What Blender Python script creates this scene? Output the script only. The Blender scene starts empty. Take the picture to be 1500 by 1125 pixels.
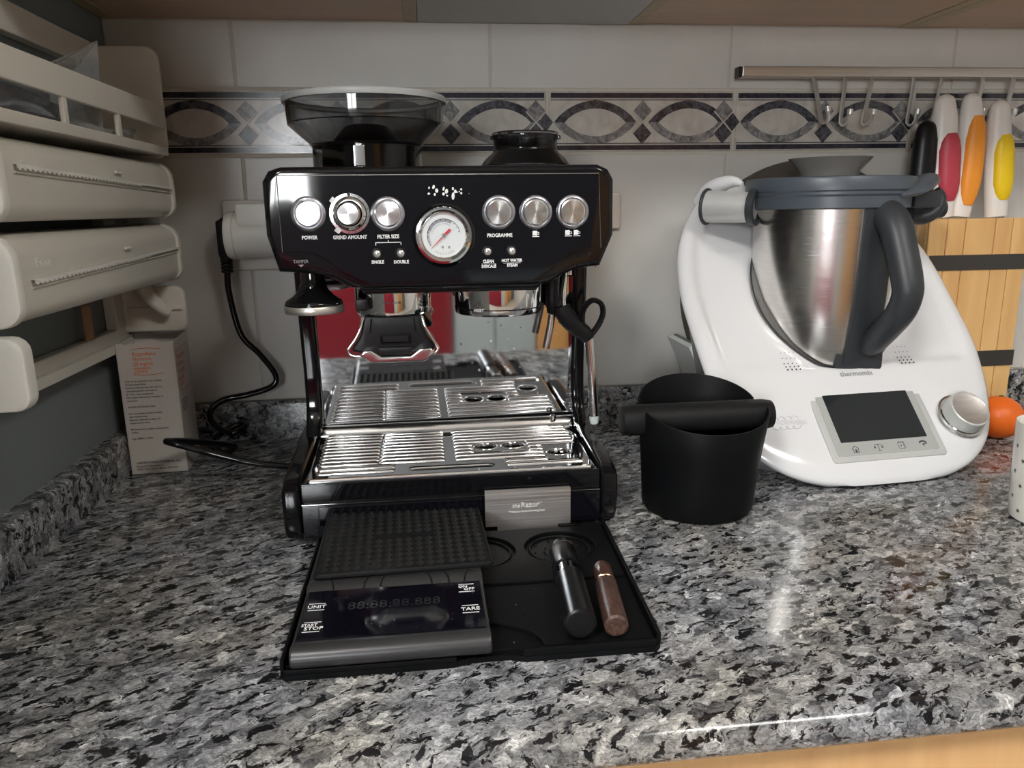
import bpy, bmesh, math, random
import numpy as np
from mathutils import Vector, Matrix, Euler
random.seed(7); np.random.seed(7)
PI = math.pi
SC = bpy.context.scene
COL = SC.collection
R = math.radians

# ------------------------------------------------------------------ camera
cam_d = bpy.data.cameras.new('camera'); cam = bpy.data.objects.new('camera', cam_d); COL.objects.link(cam)
cam_d.sensor_fit = 'HORIZONTAL'; cam_d.sensor_width = 36.0; cam_d.lens = 1110 / 1500 * 36.0
cam_d.clip_start = 0.02
yaw, pitch, roll = R(6.44), R(13.135), R(-0.863)
fw = Vector((math.sin(yaw) * math.cos(pitch), math.cos(yaw) * math.cos(pitch), -math.sin(pitch)))
rt = Vector((math.cos(yaw), -math.sin(yaw), 0)); up = rt.cross(fw)
r2 = math.cos(roll) * rt + math.sin(roll) * up; u2 = -math.sin(roll) * rt + math.cos(roll) * up
cam.matrix_world = Matrix(((r2.x, u2.x, -fw.x, 0.0), (r2.y, u2.y, -fw.y, -1.10), (r2.z, u2.z, -fw.z, 0.32), (0, 0, 0, 1)))
SC.camera = cam
# ------------------------------------------------------------------ world, lights, exposure
w = bpy.data.worlds.new('world'); SC.world = w; w.use_nodes = True
w.node_tree.nodes['Background'].inputs[0].default_value = (0.75, 0.78, 0.85, 1)
w.node_tree.nodes['Background'].inputs[1].default_value = 0.3
SC.view_settings.view_transform = 'Standard'; SC.view_settings.look = 'None'
SC.view_settings.exposure = 0.42; SC.view_settings.gamma = 1.0; SC.view_settings.use_curve_mapping = False
WINDOW_GLOW = 27.0
LAMP_GLOW = 56.0
FILL_LAMP_GLOW = 18.0

# ------------------------------------------------------------------ materials
MATS = {}
def mat(name, col=(.5, .5, .5), rough=.5, metal=0.0, coat=0.0, trans=0.0, ior=1.45, emit=None, estr=0.0, bump=None, aniso=0.0, spec=.5, grime=None):
    if name in MATS: return MATS[name]
    m = bpy.data.materials.new(name); m.use_nodes = True
    nt = m.node_tree; b = nt.nodes['Principled BSDF']
    b.inputs['Base Color'].default_value = (*col, 1); b.inputs['Roughness'].default_value = rough
    b.inputs['Metallic'].default_value = metal; b.inputs['Coat Weight'].default_value = coat
    b.inputs['Coat Roughness'].default_value = .04
    b.inputs['Transmission Weight'].default_value = trans; b.inputs['IOR'].default_value = ior
    b.inputs['Specular IOR Level'].default_value = spec
    if aniso: b.inputs['Anisotropic'].default_value = aniso
    if emit:
        b.inputs['Emission Color'].default_value = (*emit, 1); b.inputs['Emission Strength'].default_value = estr
    tc = nt.nodes.new('ShaderNodeTexCoord')
    if grime:                                   # fine tonal variation: (scale xyz, amount)
        mp = nt.nodes.new('ShaderNodeMapping'); mp.inputs['Scale'].default_value = grime[0]
        n = nt.nodes.new('ShaderNodeTexNoise'); n.inputs['Scale'].default_value = 1.0; n.inputs['Detail'].default_value = 4
        mr = nt.nodes.new('ShaderNodeMapRange'); mr.inputs[1].default_value = .3; mr.inputs[2].default_value = .7
        mr.inputs[3].default_value = 1 - grime[1]; mr.inputs[4].default_value = 1 + grime[1]
        mx = nt.nodes.new('ShaderNodeVectorMath'); mx.operation = 'SCALE'; mx.inputs[0].default_value = col
        nt.links.new(tc.outputs['Object'], mp.inputs[0]); nt.links.new(mp.outputs[0], n.inputs['Vector'])
        nt.links.new(n.outputs[0], mr.inputs[0]); nt.links.new(mr.outputs[0], mx.inputs['Scale'])
        nt.links.new(mx.outputs[0], b.inputs['Base Color'])
    if bump:                                    # (scale xyz, strength, distance)
        mp = nt.nodes.new('ShaderNodeMapping'); mp.inputs['Scale'].default_value = bump[0]
        n = nt.nodes.new('ShaderNodeTexNoise'); n.inputs['Scale'].default_value = 1.0; n.inputs['Detail'].default_value = 3
        bp = nt.nodes.new('ShaderNodeBump'); bp.inputs['Strength'].default_value = bump[1]; bp.inputs['Distance'].default_value = bump[2]
        nt.links.new(tc.outputs['Object'], mp.inputs[0]); nt.links.new(mp.outputs[0], n.inputs['Vector'])
        nt.links.new(n.outputs[0], bp.inputs['Height']); nt.links.new(bp.outputs[0], b.inputs['Normal'])
    MATS[name] = m
    return m

def granite():
    m = bpy.data.materials.new('granite'); m.use_nodes = True; nt = m.node_tree; N = nt.nodes; L = nt.links
    b = N['Principled BSDF']; b.inputs['Roughness'].default_value = .13; b.inputs['Specular IOR Level'].default_value = .45
    tc = N.new('ShaderNodeTexCoord')
    m0 = N.new('ShaderNodeMapping'); m0.inputs['Rotation'].default_value = (0, 0, R(-27)); L.new(tc.outputs['Object'], m0.inputs[0])
    mp = N.new('ShaderNodeMapping'); mp.inputs['Scale'].default_value = (.84, 1.22, 1.1)
    L.new(m0.outputs[0], mp.inputs[0])
    wn = N.new('ShaderNodeTexNoise'); wn.inputs['Scale'].default_value = 95; wn.inputs['Detail'].default_value = 4
    L.new(mp.outputs[0], wn.inputs['Vector'])
    sub = N.new('ShaderNodeVectorMath'); sub.operation = 'SUBTRACT'; sub.inputs[1].default_value = (.5, .5, .5)
    L.new(wn.outputs['Color'], sub.inputs[0])
    sc = N.new('ShaderNodeVectorMath'); sc.operation = 'SCALE'; sc.inputs['Scale'].default_value = .016
    L.new(sub.outputs[0], sc.inputs[0])
    ad = N.new('ShaderNodeVectorMath'); ad.operation = 'ADD'; L.new(mp.outputs[0], ad.inputs[0]); L.new(sc.outputs[0], ad.inputs[1])
    vo = N.new('ShaderNodeTexVoronoi'); vo.inputs['Scale'].default_value = 88; L.new(ad.outputs[0], vo.inputs['Vector'])
    sp = N.new('ShaderNodeSeparateColor'); L.new(vo.outputs['Color'], sp.inputs[0])
    v2 = N.new('ShaderNodeTexVoronoi'); v2.inputs['Scale'].default_value = 210; L.new(ad.outputs[0], v2.inputs['Vector'])
    s2 = N.new('ShaderNodeSeparateColor'); L.new(v2.outputs['Color'], s2.inputs[0])
    bl_ = N.new('ShaderNodeMix'); bl_.data_type = 'FLOAT'; bl_.inputs[0].default_value = .34; L.new(sp.outputs['Red'], bl_.inputs[2]); L.new(s2.outputs['Red'], bl_.inputs[3])
    rp = N.new('ShaderNodeValToRGB'); cr = rp.color_ramp; cr.interpolation = 'LINEAR'
    cr.elements[0].position = 0; cr.elements[0].color = (.05, .052, .057, 1)
    cr.elements[1].position = 1; cr.elements[1].color = (.74, .75, .75, 1)
    for p_, c in ((.2, (.13, .133, .14)), (.4, (.23, .232, .236)), (.65, (.33, .333, .337)), (.85, (.47, .472, .472))):
        e = cr.elements.new(p_); e.color = (*c, 1)
    L.new(bl_.outputs[0], rp.inputs[0])
    # fibrous shimmer inside the flakes, direction differs per flake
    ang = N.new('ShaderNodeMath'); ang.operation = 'MULTIPLY'; ang.inputs[1].default_value = 1.5; L.new(sp.outputs['Green'], ang.inputs[0])
    vr = N.new('ShaderNodeVectorRotate'); vr.rotation_type = 'Z_AXIS'; L.new(ad.outputs[0], vr.inputs['Vector']); L.new(ang.outputs[0], vr.inputs['Angle'])
    m2 = N.new('ShaderNodeMapping'); m2.inputs['Scale'].default_value = (150, 560, 400); L.new(vr.outputs[0], m2.inputs[0])
    fn = N.new('ShaderNodeTexNoise'); fn.inputs['Scale'].default_value = 1; fn.inputs['Detail'].default_value = 5; fn.inputs['Roughness'].default_value = .7
    L.new(m2.outputs[0], fn.inputs['Vector'])
    fr = N.new('ShaderNodeMapRange'); fr.inputs[1].default_value = .32; fr.inputs[2].default_value = .68; fr.inputs[3].default_value = .25; fr.inputs[4].default_value = 1.6
    L.new(fn.outputs[0], fr.inputs[0])
    mu = N.new('ShaderNodeVectorMath'); mu.operation = 'SCALE'; L.new(rp.outputs[0], mu.inputs[0]); L.new(fr.outputs[0], mu.inputs['Scale'])
    # black mica patches
    m4 = N.new('ShaderNodeMapping'); m4.inputs['Scale'].default_value = (.75, 1.25, 1); L.new(ad.outputs[0], m4.inputs[0])
    bn = N.new('ShaderNodeTexNoise'); bn.inputs['Scale'].default_value = 85; bn.inputs['Detail'].default_value = 6; bn.inputs['Roughness'].default_value = .66; bn.inputs['Distortion'].default_value = .5
    L.new(m4.outputs[0], bn.inputs['Vector'])
    br = N.new('ShaderNodeMapRange'); br.inputs[1].default_value = .43; br.inputs[2].default_value = .462; L.new(bn.outputs[0], br.inputs[0])
    mx = N.new('ShaderNodeMix'); mx.data_type = 'RGBA'; mx.inputs[6].default_value = (.010, .010, .012, 1)
    L.new(br.outputs[0], mx.inputs[0]); L.new(mu.outputs[0], mx.inputs[7])
    # large tonal drift, faint tan
    ln = N.new('ShaderNodeTexNoise'); ln.inputs['Scale'].default_value = 9; ln.inputs['Detail'].default_value = 3; L.new(mp.outputs[0], ln.inputs['Vector'])
    lr = N.new('ShaderNodeValToRGB'); lr.color_ramp.elements[0].position = .35; lr.color_ramp.elements[0].color = (.92, .885, .82, 1)
    lr.color_ramp.elements[1].position = .6; lr.color_ramp.elements[1].color = (.865, .88, .92, 1); L.new(ln.outputs[0], lr.inputs[0])
    m3 = N.new('ShaderNodeVectorMath'); m3.operation = 'MULTIPLY'; L.new(mx.outputs[2], m3.inputs[0]); L.new(lr.outputs[0], m3.inputs[1])
    L.new(m3.outputs[0], b.inputs['Base Color'])
    MATS['granite'] = m
    return m

def woodmat(name, c1, c2, scale=(3, 60, 60), rough=.4, coat=.15):
    m = bpy.data.materials.new(name); m.use_nodes = True; nt = m.node_tree; N = nt.nodes; L = nt.links
    b = N['Principled BSDF']; b.inputs['Roughness'].default_value = rough; b.inputs['Coat Weight'].default_value = coat
    tc = N.new('ShaderNodeTexCoord'); mp = N.new('ShaderNodeMapping'); mp.inputs['Scale'].default_value = scale
    n = N.new('ShaderNodeTexNoise'); n.inputs['Scale'].default_value = 1; n.inputs['Detail'].default_value = 6; n.inputs['Distortion'].default_value = .6
    rp = N.new('ShaderNodeValToRGB'); rp.color_ramp.elements[0].position = .32; rp.color_ramp.elements[0].color = (*c1, 1)
    rp.color_ramp.elements[1].position = .68; rp.color_ramp.elements[1].color = (*c2, 1)
    L.new(tc.outputs['Object'], mp.inputs[0]); L.new(mp.outputs[0], n.inputs['Vector']); L.new(n.outputs[0], rp.inputs[0]); L.new(rp.outputs[0], b.inputs['Base Color'])
    MATS[name] = m
    return m

def marble(name, dark, light, rough=.25, scale=60):
    m = bpy.data.materials.new(name); m.use_nodes = True; nt = m.node_tree; N = nt.nodes; L = nt.links
    b = N['Principled BSDF']; b.inputs['Roughness'].default_value = rough
    tc = N.new('ShaderNodeTexCoord')
    n = N.new('ShaderNodeTexNoise'); n.inputs['Scale'].default_value = scale; n.inputs['Detail'].default_value = 6; n.inputs['Distortion'].default_value = 1.5
    rp = N.new('ShaderNodeValToRGB'); rp.color_ramp.elements[0].position = .36; rp.color_ramp.elements[0].color = (*dark, 1)
    rp.color_ramp.elements[1].position = .68; rp.color_ramp.elements[1].color = (*light, 1)
    L.new(tc.outputs['Object'], n.inputs['Vector']); L.new(n.outputs[0], rp.inputs[0]); L.new(rp.outputs[0], b.inputs['Base Color'])
    MATS[name] = m
    return m

def brushed(name, col, rough, scale, amt=.12):
    m = mat(name, col, rough, metal=1.0, grime=(scale, amt))
    nt = m.node_tree; b = nt.nodes['Principled BSDF']
    n = [x for x in nt.nodes if x.type == 'TEX_NOISE'][0]
    mr = nt.nodes.new('ShaderNodeMapRange'); mr.inputs[3].default_value = rough * .7; mr.inputs[4].default_value = rough * 1.3
    nt.links.new(n.outputs[0], mr.inputs[0]); nt.links.new(mr.outputs[0], b.inputs['Roughness'])
    return m

GRAN = granite()
WOOD_UP = woodmat('cabinet_wood', (.56, .375, .25), (.65, .46, .325), (1.5, 22, 22), .45)
WOOD_EDGE = woodmat('cabinet_edge_wood', (.46, .37, .22), (.52, .42, .26), (3, 40, 40), .5)
WOOD_LOW = woodmat('base_cabinet_wood', (.62, .36, .16), (.72, .45, .21), (40, 40, 2.5), .4)
WOOD_BLOCK = woodmat('knife_block_wood', (.62, .35, .13), (.76, .48, .20), (30, 30, 5), .5, .05)
WALNUT = woodmat('walnut', (.030, .014, .010), (.115, .058, .042), (420, 160, 420), .5, .0)
WOOD_DOOR = woodmat('door_wood', (.55, .28, .09), (.65, .36, .13), (30, 30, 3), .4)
BLACK = mat('black_gloss', (.005, .005, .006), .07, coat=.15, spec=.42)
BLACK_PANEL = mat('black_gloss_panel', (.004, .004, .006), .05, coat=.2, spec=.42)
BLACK_SATIN = mat('black_satin', (.006, .006, .007), .34, spec=.35)
BLACK_METAL = mat('black_metal', (.005, .005, .006), .28, spec=.35)
BLACK_PLASTIC = mat('black_matte_plastic', (.0045, .0049, .0055), .46, spec=.12, bump=((900, 900, 900), .15, .0004))
BLACK_RUBBER = mat('black_rubber', (.010, .010, .0105), .5, spec=.2)
RIB_RUBBER = mat('rib_rubber', (.018, .018, .0185), .36, spec=.5)
BLACK_GLASS = mat('black_display_glass', (.004, .004, .008), .06, coat=.3)
GUNMETAL = mat('gunmetal_plastic', (.065, .065, .067), .33, metal=.6, bump=((1500, 1500, 1500), .1, .0003))
CHROME = mat('chrome', (.86, .86, .86), .06, metal=1.0)
CHROME_RIB = mat('rib_chrome', (.86, .86, .86), .2, metal=1.0)
CHROME_SOFT = mat('soft_chrome', (.80, .80, .79), .16, metal=1.0)
MIRROR = mat('polished_steel_panel', (.74, .755, .77), .045, metal=1.0)
STEEL_H = brushed('brushed_steel', (.78, .74, .71), .42, (6, 900, 900), .1)
STEEL_BOWL = brushed('brushed_steel_bowl', (.76, .74, .71), .24, (40, 40, 900), .08)
STEEL_RAIL = brushed('satin_steel_rail', (.62, .60, .57), .35, (4, 500, 500), .06)
BEZEL_SOFT = mat('button_bezel', (.55, .55, .60), .3, metal=1.0)
BUTTON = mat('button_steel', (.78, .78, .77), .22, metal=1.0, aniso=.8)
WHITE_PRINT = mat('white_print', (.85, .85, .85), .5)
GREY_PRINT = mat('grey_print', (.32, .32, .33), .5)
DARK_PRINT = mat('dark_print', (.05, .05, .055), .5)
FAINT_PRINT = mat('faint_segment_print', (.011, .011, .014), .3)
ORANGE_PRINT = mat('orange_print', (.72, .22, .10), .6)
CARTON = mat('carton_white', (.60, .56, .52), .55, grime=((25, 25, 25), .03))
CARTON_IN = mat('carton_inside', (.40, .35, .29), .8)
SMOKE = mat('smoked_plastic', (.40, .40, .40), .03, trans=1.0, ior=1.35)
SMOKE_DARK = mat('smoked_plastic_dark', (.20, .20, .21), .04, trans=1.0, ior=1.35)
RIM_GREY = mat('rim_grey', (.42, .43, .43), .35)
TILE = mat('tile_glaze', (.60, .582, .548), .30, grime=((14, 14, 14), .03))
GROUT = mat('grout', (.56, .53, .46), .8)
BORDER_BASE = marble('border_marble', (.46, .43, .385), (.60, .575, .535), .2, 30)
RIBBON_DARK = marble('ribbon_dark_marble', (.018, .018, .028), (.11, .11, .13), .2, 90)
RIBBON_GREY = marble('ribbon_grey_marble', (.12, .12, .125), (.33, .325, .32), .2, 90)
STRIPE_DARK = marble('stripe_navy_marble', (.012, .012, .024), (.04, .04, .055), .2, 80)
WALL_PAINT = mat('blue_grey_paint', (.20, .225, .232), .6, grime=((8, 8, 8), .04))
PLASTER = mat('plaster', (.55, .55, .53), .8)
FARWALL = mat('far_wall_paint', (.16, .17, .18), .7)
CEIL = mat('ceiling_paint', (.75, .74, .71), .8)
FLOORM = mat('floor_tile', (.42, .38, .33), .35, grime=((5, 5, 5), .08))
WHITE_PLASTIC = mat('dispenser_white_plastic', (.70, .67, .60), .32, grime=((9, 9, 9), .03))
WHITE_CAP = mat('white_plastic_cap', (.80, .79, .74), .35)
IVORY = mat('ivory_plastic', (.66, .63, .56), .35)
IVORY2 = mat('switch_plate_plastic', (.62, .56, .50), .35)
TM_WHITE = mat('white_gloss_shell', (.71, .715, .73), .16, coat=.35)
TM_DARK = mat('slate_plastic', (.032, .036, .041), .42)
TM_LID = mat('blue_slate_plastic', (.070, .085, .105), .36)
TM_SILVER = mat('silver_plastic', (.55, .56, .55), .35, metal=.25)
TM_FRAME = mat('frame_silver', (.40, .415, .40), .4, metal=.1)
TM_SCREEN = mat('dark_screen', (.018, .022, .024), .08, coat=.3)
CUP_PLASTIC = mat('grey_translucent_cup', (.30, .29, .27), .25, trans=.45)
HOOK_STEEL = mat('hook_steel', (.74, .73, .70), .38, metal=.75)
HOOD_GREY = mat('hood_grey', (.52, .52, .51), .45)
RED_LACQ = mat('red_lacquer', (.22, .008, .022), .3)
BLUE_LACQ = mat('pale_blue_lacquer', (.42, .50, .53), .35)
ORANGE_SKIN = mat('orange_peel', (.86, .16, .015), .42, bump=((320, 320, 320), .35, .001))
CERAMIC = mat('cream_ceramic', (.78, .76, .70), .18, coat=.3)
BAG = mat('thin_plastic_bag', (.80, .82, .84), .18, trans=.72, ior=1.2, bump=((60, 60, 60), .5, .004))
BAG_GREY = mat('grey_plastic_bag', (.26, .28, .31), .22, trans=.25, ior=1.2, bump=((45, 45, 45), .6, .006))
GLASS_EDGE = mat('green_glass_edge', (.06, .16, .10), .12, trans=.35)
BOARD_WHITE = mat('white_board', (.74, .77, .76), .2)
TAN = mat('tan_strap', (.42, .24, .11), .5)
DIAL = mat('dial_face', (.72, .76, .77), .4)
DIAL_GREY = mat('dial_grey', (.30, .32, .35), .5)
NEEDLE = mat('red_needle', (.62, .03, .05), .4)
LED = mat('led_lens', (.72, .72, .70), .15, metal=.7)
BLADE = mat('blade_steel', (.5, .5, .5), .2, metal=1)
KNIFE_WHITE = mat('knife_white', (.74, .71, .67), .35)
KNIFE_RED = mat('knife_red_grip', (.46, .050, .075), .45)
KNIFE_ORANGE = mat('knife_orange_grip', (.82, .30, .03), .45)
KNIFE_YELLOW = mat('knife_yellow_grip', (.80, .55, .01), .45)
KNIFE_DKRED = mat('knife_red_collar', (.25, .01, .015), .4)
BAND = mat('dark_band', (.075, .07, .065), .32, metal=.6)
BRASS = mat('brass_ring', (.60, .42, .22), .25, metal=1)
WATER = mat('water_drop', (.9, .9, .92), .02, trans=1.0, ior=1.33)
GREENGREY = mat('pale_lens', (.55, .62, .6), .3)

# ------------------------------------------------------------------ builders
ORG = {}
def _fin(name, me, m, parent, kind=None):
    o = bpy.data.objects.new(name, me); COL.objects.link(o)
    if m is not None and not me.materials: me.materials.append(m)
    if parent is not None:
        o.parent = parent
        off = ORG.get(parent, Vector((0, 0, 0))); ORG[o] = off
        if off.length > 0: me.transform(Matrix.Translation(-off))
    else: ORG[o] = Vector((0, 0, 0))
    if kind: o['kind'] = kind
    return o

def mesh(name, vs, fs, m, parent=None, smooth=True, kind=None, mx=None, auto=35):
    me = bpy.data.meshes.new(name); me.from_pydata([tuple(v) for v in vs], [], [tuple(f) for f in fs])
    if mx is not None: me.transform(mx)
    if smooth:
        for p in me.polygons: p.use_smooth = True
        if auto:
            bm = bmesh.new(); bm.from_mesh(me); bmesh.ops.recalc_face_normals(bm, faces=bm.faces)
            a = R(auto)
            for e in bm.edges:
                if len(e.link_faces) == 2 and e.calc_face_angle(0) > a: e.smooth = False
            bm.to_mesh(me); bm.free()
    return _fin(name, me, m, parent, kind)

def frombm(name, bm, m, parent=None, smooth=True, kind=None, mx=None, auto=35):
    bmesh.ops.recalc_face_normals(bm, faces=bm.faces)
    if mx is not None: bm.transform(mx)
    if smooth:
        a = R(auto)
        for f in bm.faces: f.smooth = True
        for e in bm.edges:
            if len(e.link_faces) == 2 and e.calc_face_angle(0) > a: e.smooth = False
    me = bpy.data.meshes.new(name); bm.to_mesh(me); bm.free()
    return _fin(name, me, m, parent, kind)

def bbox(bm, lo, hi, bev=0.0, seg=2):
    lo = Vector(lo); hi = Vector(hi)
    r = bmesh.ops.create_cube(bm, size=1.0); vs = r['verts']
    for v in vs: v.co = Vector([(lo[i] + hi[i]) / 2 + v.co[i] * (hi[i] - lo[i]) for i in range(3)])
    if bev > 0:
        es = set(e for v in vs for e in v.link_edges)
        bmesh.ops.bevel(bm, geom=list(es), offset=bev, segments=seg, profile=.5, affect='EDGES')
    return bm

def wn(o, bev):               # keep big faces optically flat next to their rounded edges
    if bev > 0:
        md = o.modifiers.new('flat_faces', 'WEIGHTED_NORMAL'); md.keep_sharp = True; md.weight = 100
    return o

def box(name, lo, hi, m, parent=None, bev=0.0, seg=2, kind=None, mx=None):
    bm = bmesh.new(); bbox(bm, lo, hi, bev, seg)
    return wn(frombm(name, bm, m, parent, smooth=bev > 0, kind=kind, mx=mx), bev)

AX = {'x': lambda a, b, c: (c, a, b), 'y': lambda a, b, c: (a, c, b), 'z': lambda a, b, c: (a, b, c)}
def prism(name, poly, axis, c0, c1, m, parent=None, bev=0.0, seg=2, kind=None, mx=None, auto=35):
    """poly in the two remaining axes (x: (y,z), y: (x,z), z: (x,y)), extruded along axis."""
    bm = bmesh.new(); f = AX[axis]
    a = [bm.verts.new(f(p[0], p[1], c0)) for p in poly]; b = [bm.verts.new(f(p[0], p[1], c1)) for p in poly]
    fa = bm.faces.new(a); fb = bm.faces.new(b[::-1]); n = len(poly)
    for i in range(n): bm.faces.new((a[i], b[i], b[(i + 1) % n], a[(i + 1) % n]))
    bmesh.ops.recalc_face_normals(bm, faces=bm.faces)
    if bev > 0: bmesh.ops.bevel(bm, geom=list(set(fa.edges) | set(fb.edges)), offset=bev, segments=seg, profile=.5, affect='EDGES')
    bmesh.ops.triangulate(bm, faces=[x for x in bm.faces if len(x.verts) > 8])
    return wn(frombm(name, bm, m, parent, smooth=True, kind=kind, mx=mx, auto=auto), bev)

def lathe_bm(bm, prof, seg=40, a0=0.0, a1=2 * PI, mx=None, sx=1.0, sy=1.0):
    full = abs(a1 - a0 - 2 * PI) < 1e-6; n = seg if full else seg + 1
    rings = []
    for r, z in prof:
        if r < 1e-6: rings.append([bm.verts.new((0, 0, z))])
        else: rings.append([bm.verts.new((r * sx * math.cos(a0 + (a1 - a0) * i / seg), r * sy * math.sin(a0 + (a1 - a0) * i / seg), z)) for i in range(n)])
    if mx is not None:
        for rg in rings:
            for v in rg: v.co = mx @ v.co
    for A, B in zip(rings, rings[1:]):
        k = seg if full else seg
        for i in range(k):
            j = (i + 1) % n
            if len(A) == 1 and len(B) == 1: continue
            if len(A) == 1: bm.faces.new((A[0], B[i], B[j]))
            elif len(B) == 1: bm.faces.new((A[i], A[j], B[0]))
            else: bm.faces.new((A[i], A[j], B[j], B[i]))
    return bm

def lathe(name, prof, m, parent=None, seg=40, loc=(0, 0, 0), rot=None, a0=0.0, a1=2 * PI, mx=None, auto=35, sx=1, sy=1):
    M_ = Matrix.Translation(loc) @ (rot if rot is not None else Matrix.Identity(4))
    if mx is not None: M_ = mx @ M_
    bm = bmesh.new(); lathe_bm(bm, prof, seg, a0, a1, M_, sx, sy)
    return frombm(name, bm, m, parent, auto=auto)

ROT_FRONT = Matrix.Rotation(R(90), 4, 'X')       # lathe z axis -> -y (towards the viewer)
ROT_X = Matrix.Rotation(R(90), 4, 'Y')           # lathe z axis -> +x

def spline(pts, n=8):
    P = [Vector(p) for p in pts]; out = []
    for i in range(len(P) - 1):
        p0 = P[max(i - 1, 0)]; p1 = P[i]; p2 = P[i + 1]; p3 = P[min(i + 2, len(P) - 1)]
        for k in range(n):
            t = k / n
            out.append(.5 * ((2 * p1) + (p2 - p0) * t + (2 * p0 - 5 * p1 + 4 * p2 - p3) * t * t + (3 * p1 - p0 - 3 * p2 + p3) * t ** 3))
    out.append(P[-1]); return out

def tube_bm(bm, pts, rad, seg=12, sx=1.0, closed=False, upv=(0, 0, 1), cap=True):
    pts = [Vector(p) for p in pts]; n = len(pts); rings = []
    rads = rad if isinstance(rad, (list, tuple)) else [rad] * n
    prevx = None
    for i, p in enumerate(pts):
        if closed: t = pts[(i + 1) % n] - pts[i - 1]
        else: t = pts[min(i + 1, n - 1)] - pts[max(i - 1, 0)]
        t.normalize()
        if prevx is None:
            x = Vector(upv).cross(t)
            if x.length < 1e-3: x = Vector((1, 0, 0)).cross(t)
        else: x = prevx - t * prevx.dot(t)
        x.normalize(); prevx = x; y = t.cross(x)
        rings.append([bm.verts.new(p + rads[i] * (sx * math.cos(2 * PI * k / seg) * x + math.sin(2 * PI * k / seg) * y)) for k in range(seg)])
    m_ = n if closed else n - 1
    for i in range(m_):
        A = rings[i]; B = rings[(i + 1) % n]
        for k in range(seg):
            bm.faces.new((A[k], A[(k + 1) % seg], B[(k + 1) % seg], B[k]))
    if cap and not closed:
        bm.faces.new(rings[0][::-1]); bm.faces.new(rings[-1])
    return bm

def tube(name, pts, rad, m, parent=None, seg=12, sx=1.0, closed=False, smooth_n=0, upv=(0, 0, 1), mx=None, kind=None):
    if smooth_n:
        if isinstance(rad, (list, tuple)):
            k = len(pts); rr = []
            for i in range(k - 1): rr += [rad[i] + (rad[i + 1] - rad[i]) * j / smooth_n for j in range(smooth_n)]
            rad = rr + [rad[-1]]
        pts = spline(pts, smooth_n)
    bm = bmesh.new(); tube_bm(bm, pts, rad, seg, sx, closed, upv)
    return frombm(name, bm, m, parent, mx=mx, kind=kind, auto=50)

def holed_plate(name, outer, holes, th, bev, m, parent, mx, res=1):
    """2D polygons (outer + holes) filled and extruded; lies in xy, centred on z=0."""
    cu = bpy.data.curves.new(name, 'CURVE'); cu.dimensions = '2D'; cu.fill_mode = 'BOTH'
    cu.extrude = th / 2 - bev; cu.bevel_depth = bev; cu.bevel_resolution = res; cu.offset = -bev
    for poly in [outer] + holes:
        s = cu.splines.new('POLY'); s.points.add(len(poly) - 1); s.use_cyclic_u = True
        for pt, p in zip(s.points, poly): pt.co = (p[0], p[1], 0, 1)
    o = bpy.data.objects.new('tmp', cu); COL.objects.link(o)
    dg = bpy.context.evaluated_depsgraph_get(); dg.update()
    me = bpy.data.meshes.new_from_object(o.evaluated_get(dg)); me.name = name
    bpy.data.objects.remove(o); bpy.data.curves.remove(cu)
    me.materials.clear(); me.transform(mx)
    for p in me.polygons: p.use_smooth = False
    return _fin(name, me, m, parent)

def rr_poly(x0, x1, y0, y1, r, n=5):
    out = []
    for cx, cy, a in ((x1 - r, y1 - r, 0), (x0 + r, y1 - r, 90), (x0 + r, y0 + r, 180), (x1 - r, y0 + r, 270)):
        for i in range(n + 1):
            t = R(a + 90 * i / n); out.append((cx + r * math.cos(t), cy + r * math.sin(t)))
    return out

def text(s, h, mx, m, parent, name='lettering', bold=0.0, align='CENTER', squeeze=1.0, th=.00012, shear=0.0):
    cu = bpy.data.curves.new(name, 'FONT'); cu.body = s; cu.size = h / .7; cu.align_x = align; cu.align_y = 'CENTER'
    cu.offset = bold; cu.extrude = th; cu.resolution_u = 2; cu.shear = shear; cu.space_line = .95
    o = bpy.data.objects.new('tmp', cu); COL.objects.link(o)
    dg = bpy.context.evaluated_depsgraph_get(); dg.update()
    me = bpy.data.meshes.new_from_object(o.evaluated_get(dg)); me.name = name
    bpy.data.objects.remove(o); bpy.data.curves.remove(cu)
    me.materials.clear(); me.transform(mx @ Matrix.Diagonal((squeeze, 1, 1, 1)))
    return _fin(name, me, m, parent)

def FRONT(x, y, z):          # text plane facing -y
    return Matrix.Translation((x, y, z)) @ Matrix.Rotation(R(90), 4, 'X')
def FLAT(x, y, z, rz=0):     # text plane facing +z, reading from -y
    return Matrix.Translation((x, y, z)) @ Matrix.Rotation(rz, 4, 'Z')

def thing(name, label, cat, loc=(0, 0, 0), rz=0.0, group=None, local=False):
    o = bpy.data.objects.new(name, None); COL.objects.link(o); o.empty_display_size = .02
    o.location = loc; o.rotation_euler = (0, 0, rz); o['label'] = label; o['category'] = cat
    if group: o['group'] = group
    ORG[o] = Vector((0, 0, 0)) if local else Vector(loc)
    return o
def tag(o, label, cat, group=None):
    o['label'] = label; o['category'] = cat
    if group: o['group'] = group
    return o
def struct(o): o['kind'] = 'structure'; return o
def dup(root, loc=None, rot=None, label=None):
    r_ = root.copy(); COL.objects.link(r_)
    if loc is not None: r_.location = loc
    if rot is not None: r_.rotation_euler = rot
    if label: r_['label'] = label
    def rec(src, dst):
        for ch in list(src.children):
            c = ch.copy(); COL.objects.link(c); c.parent = dst; rec(ch, c)
    rec(root, r_); return r_

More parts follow.
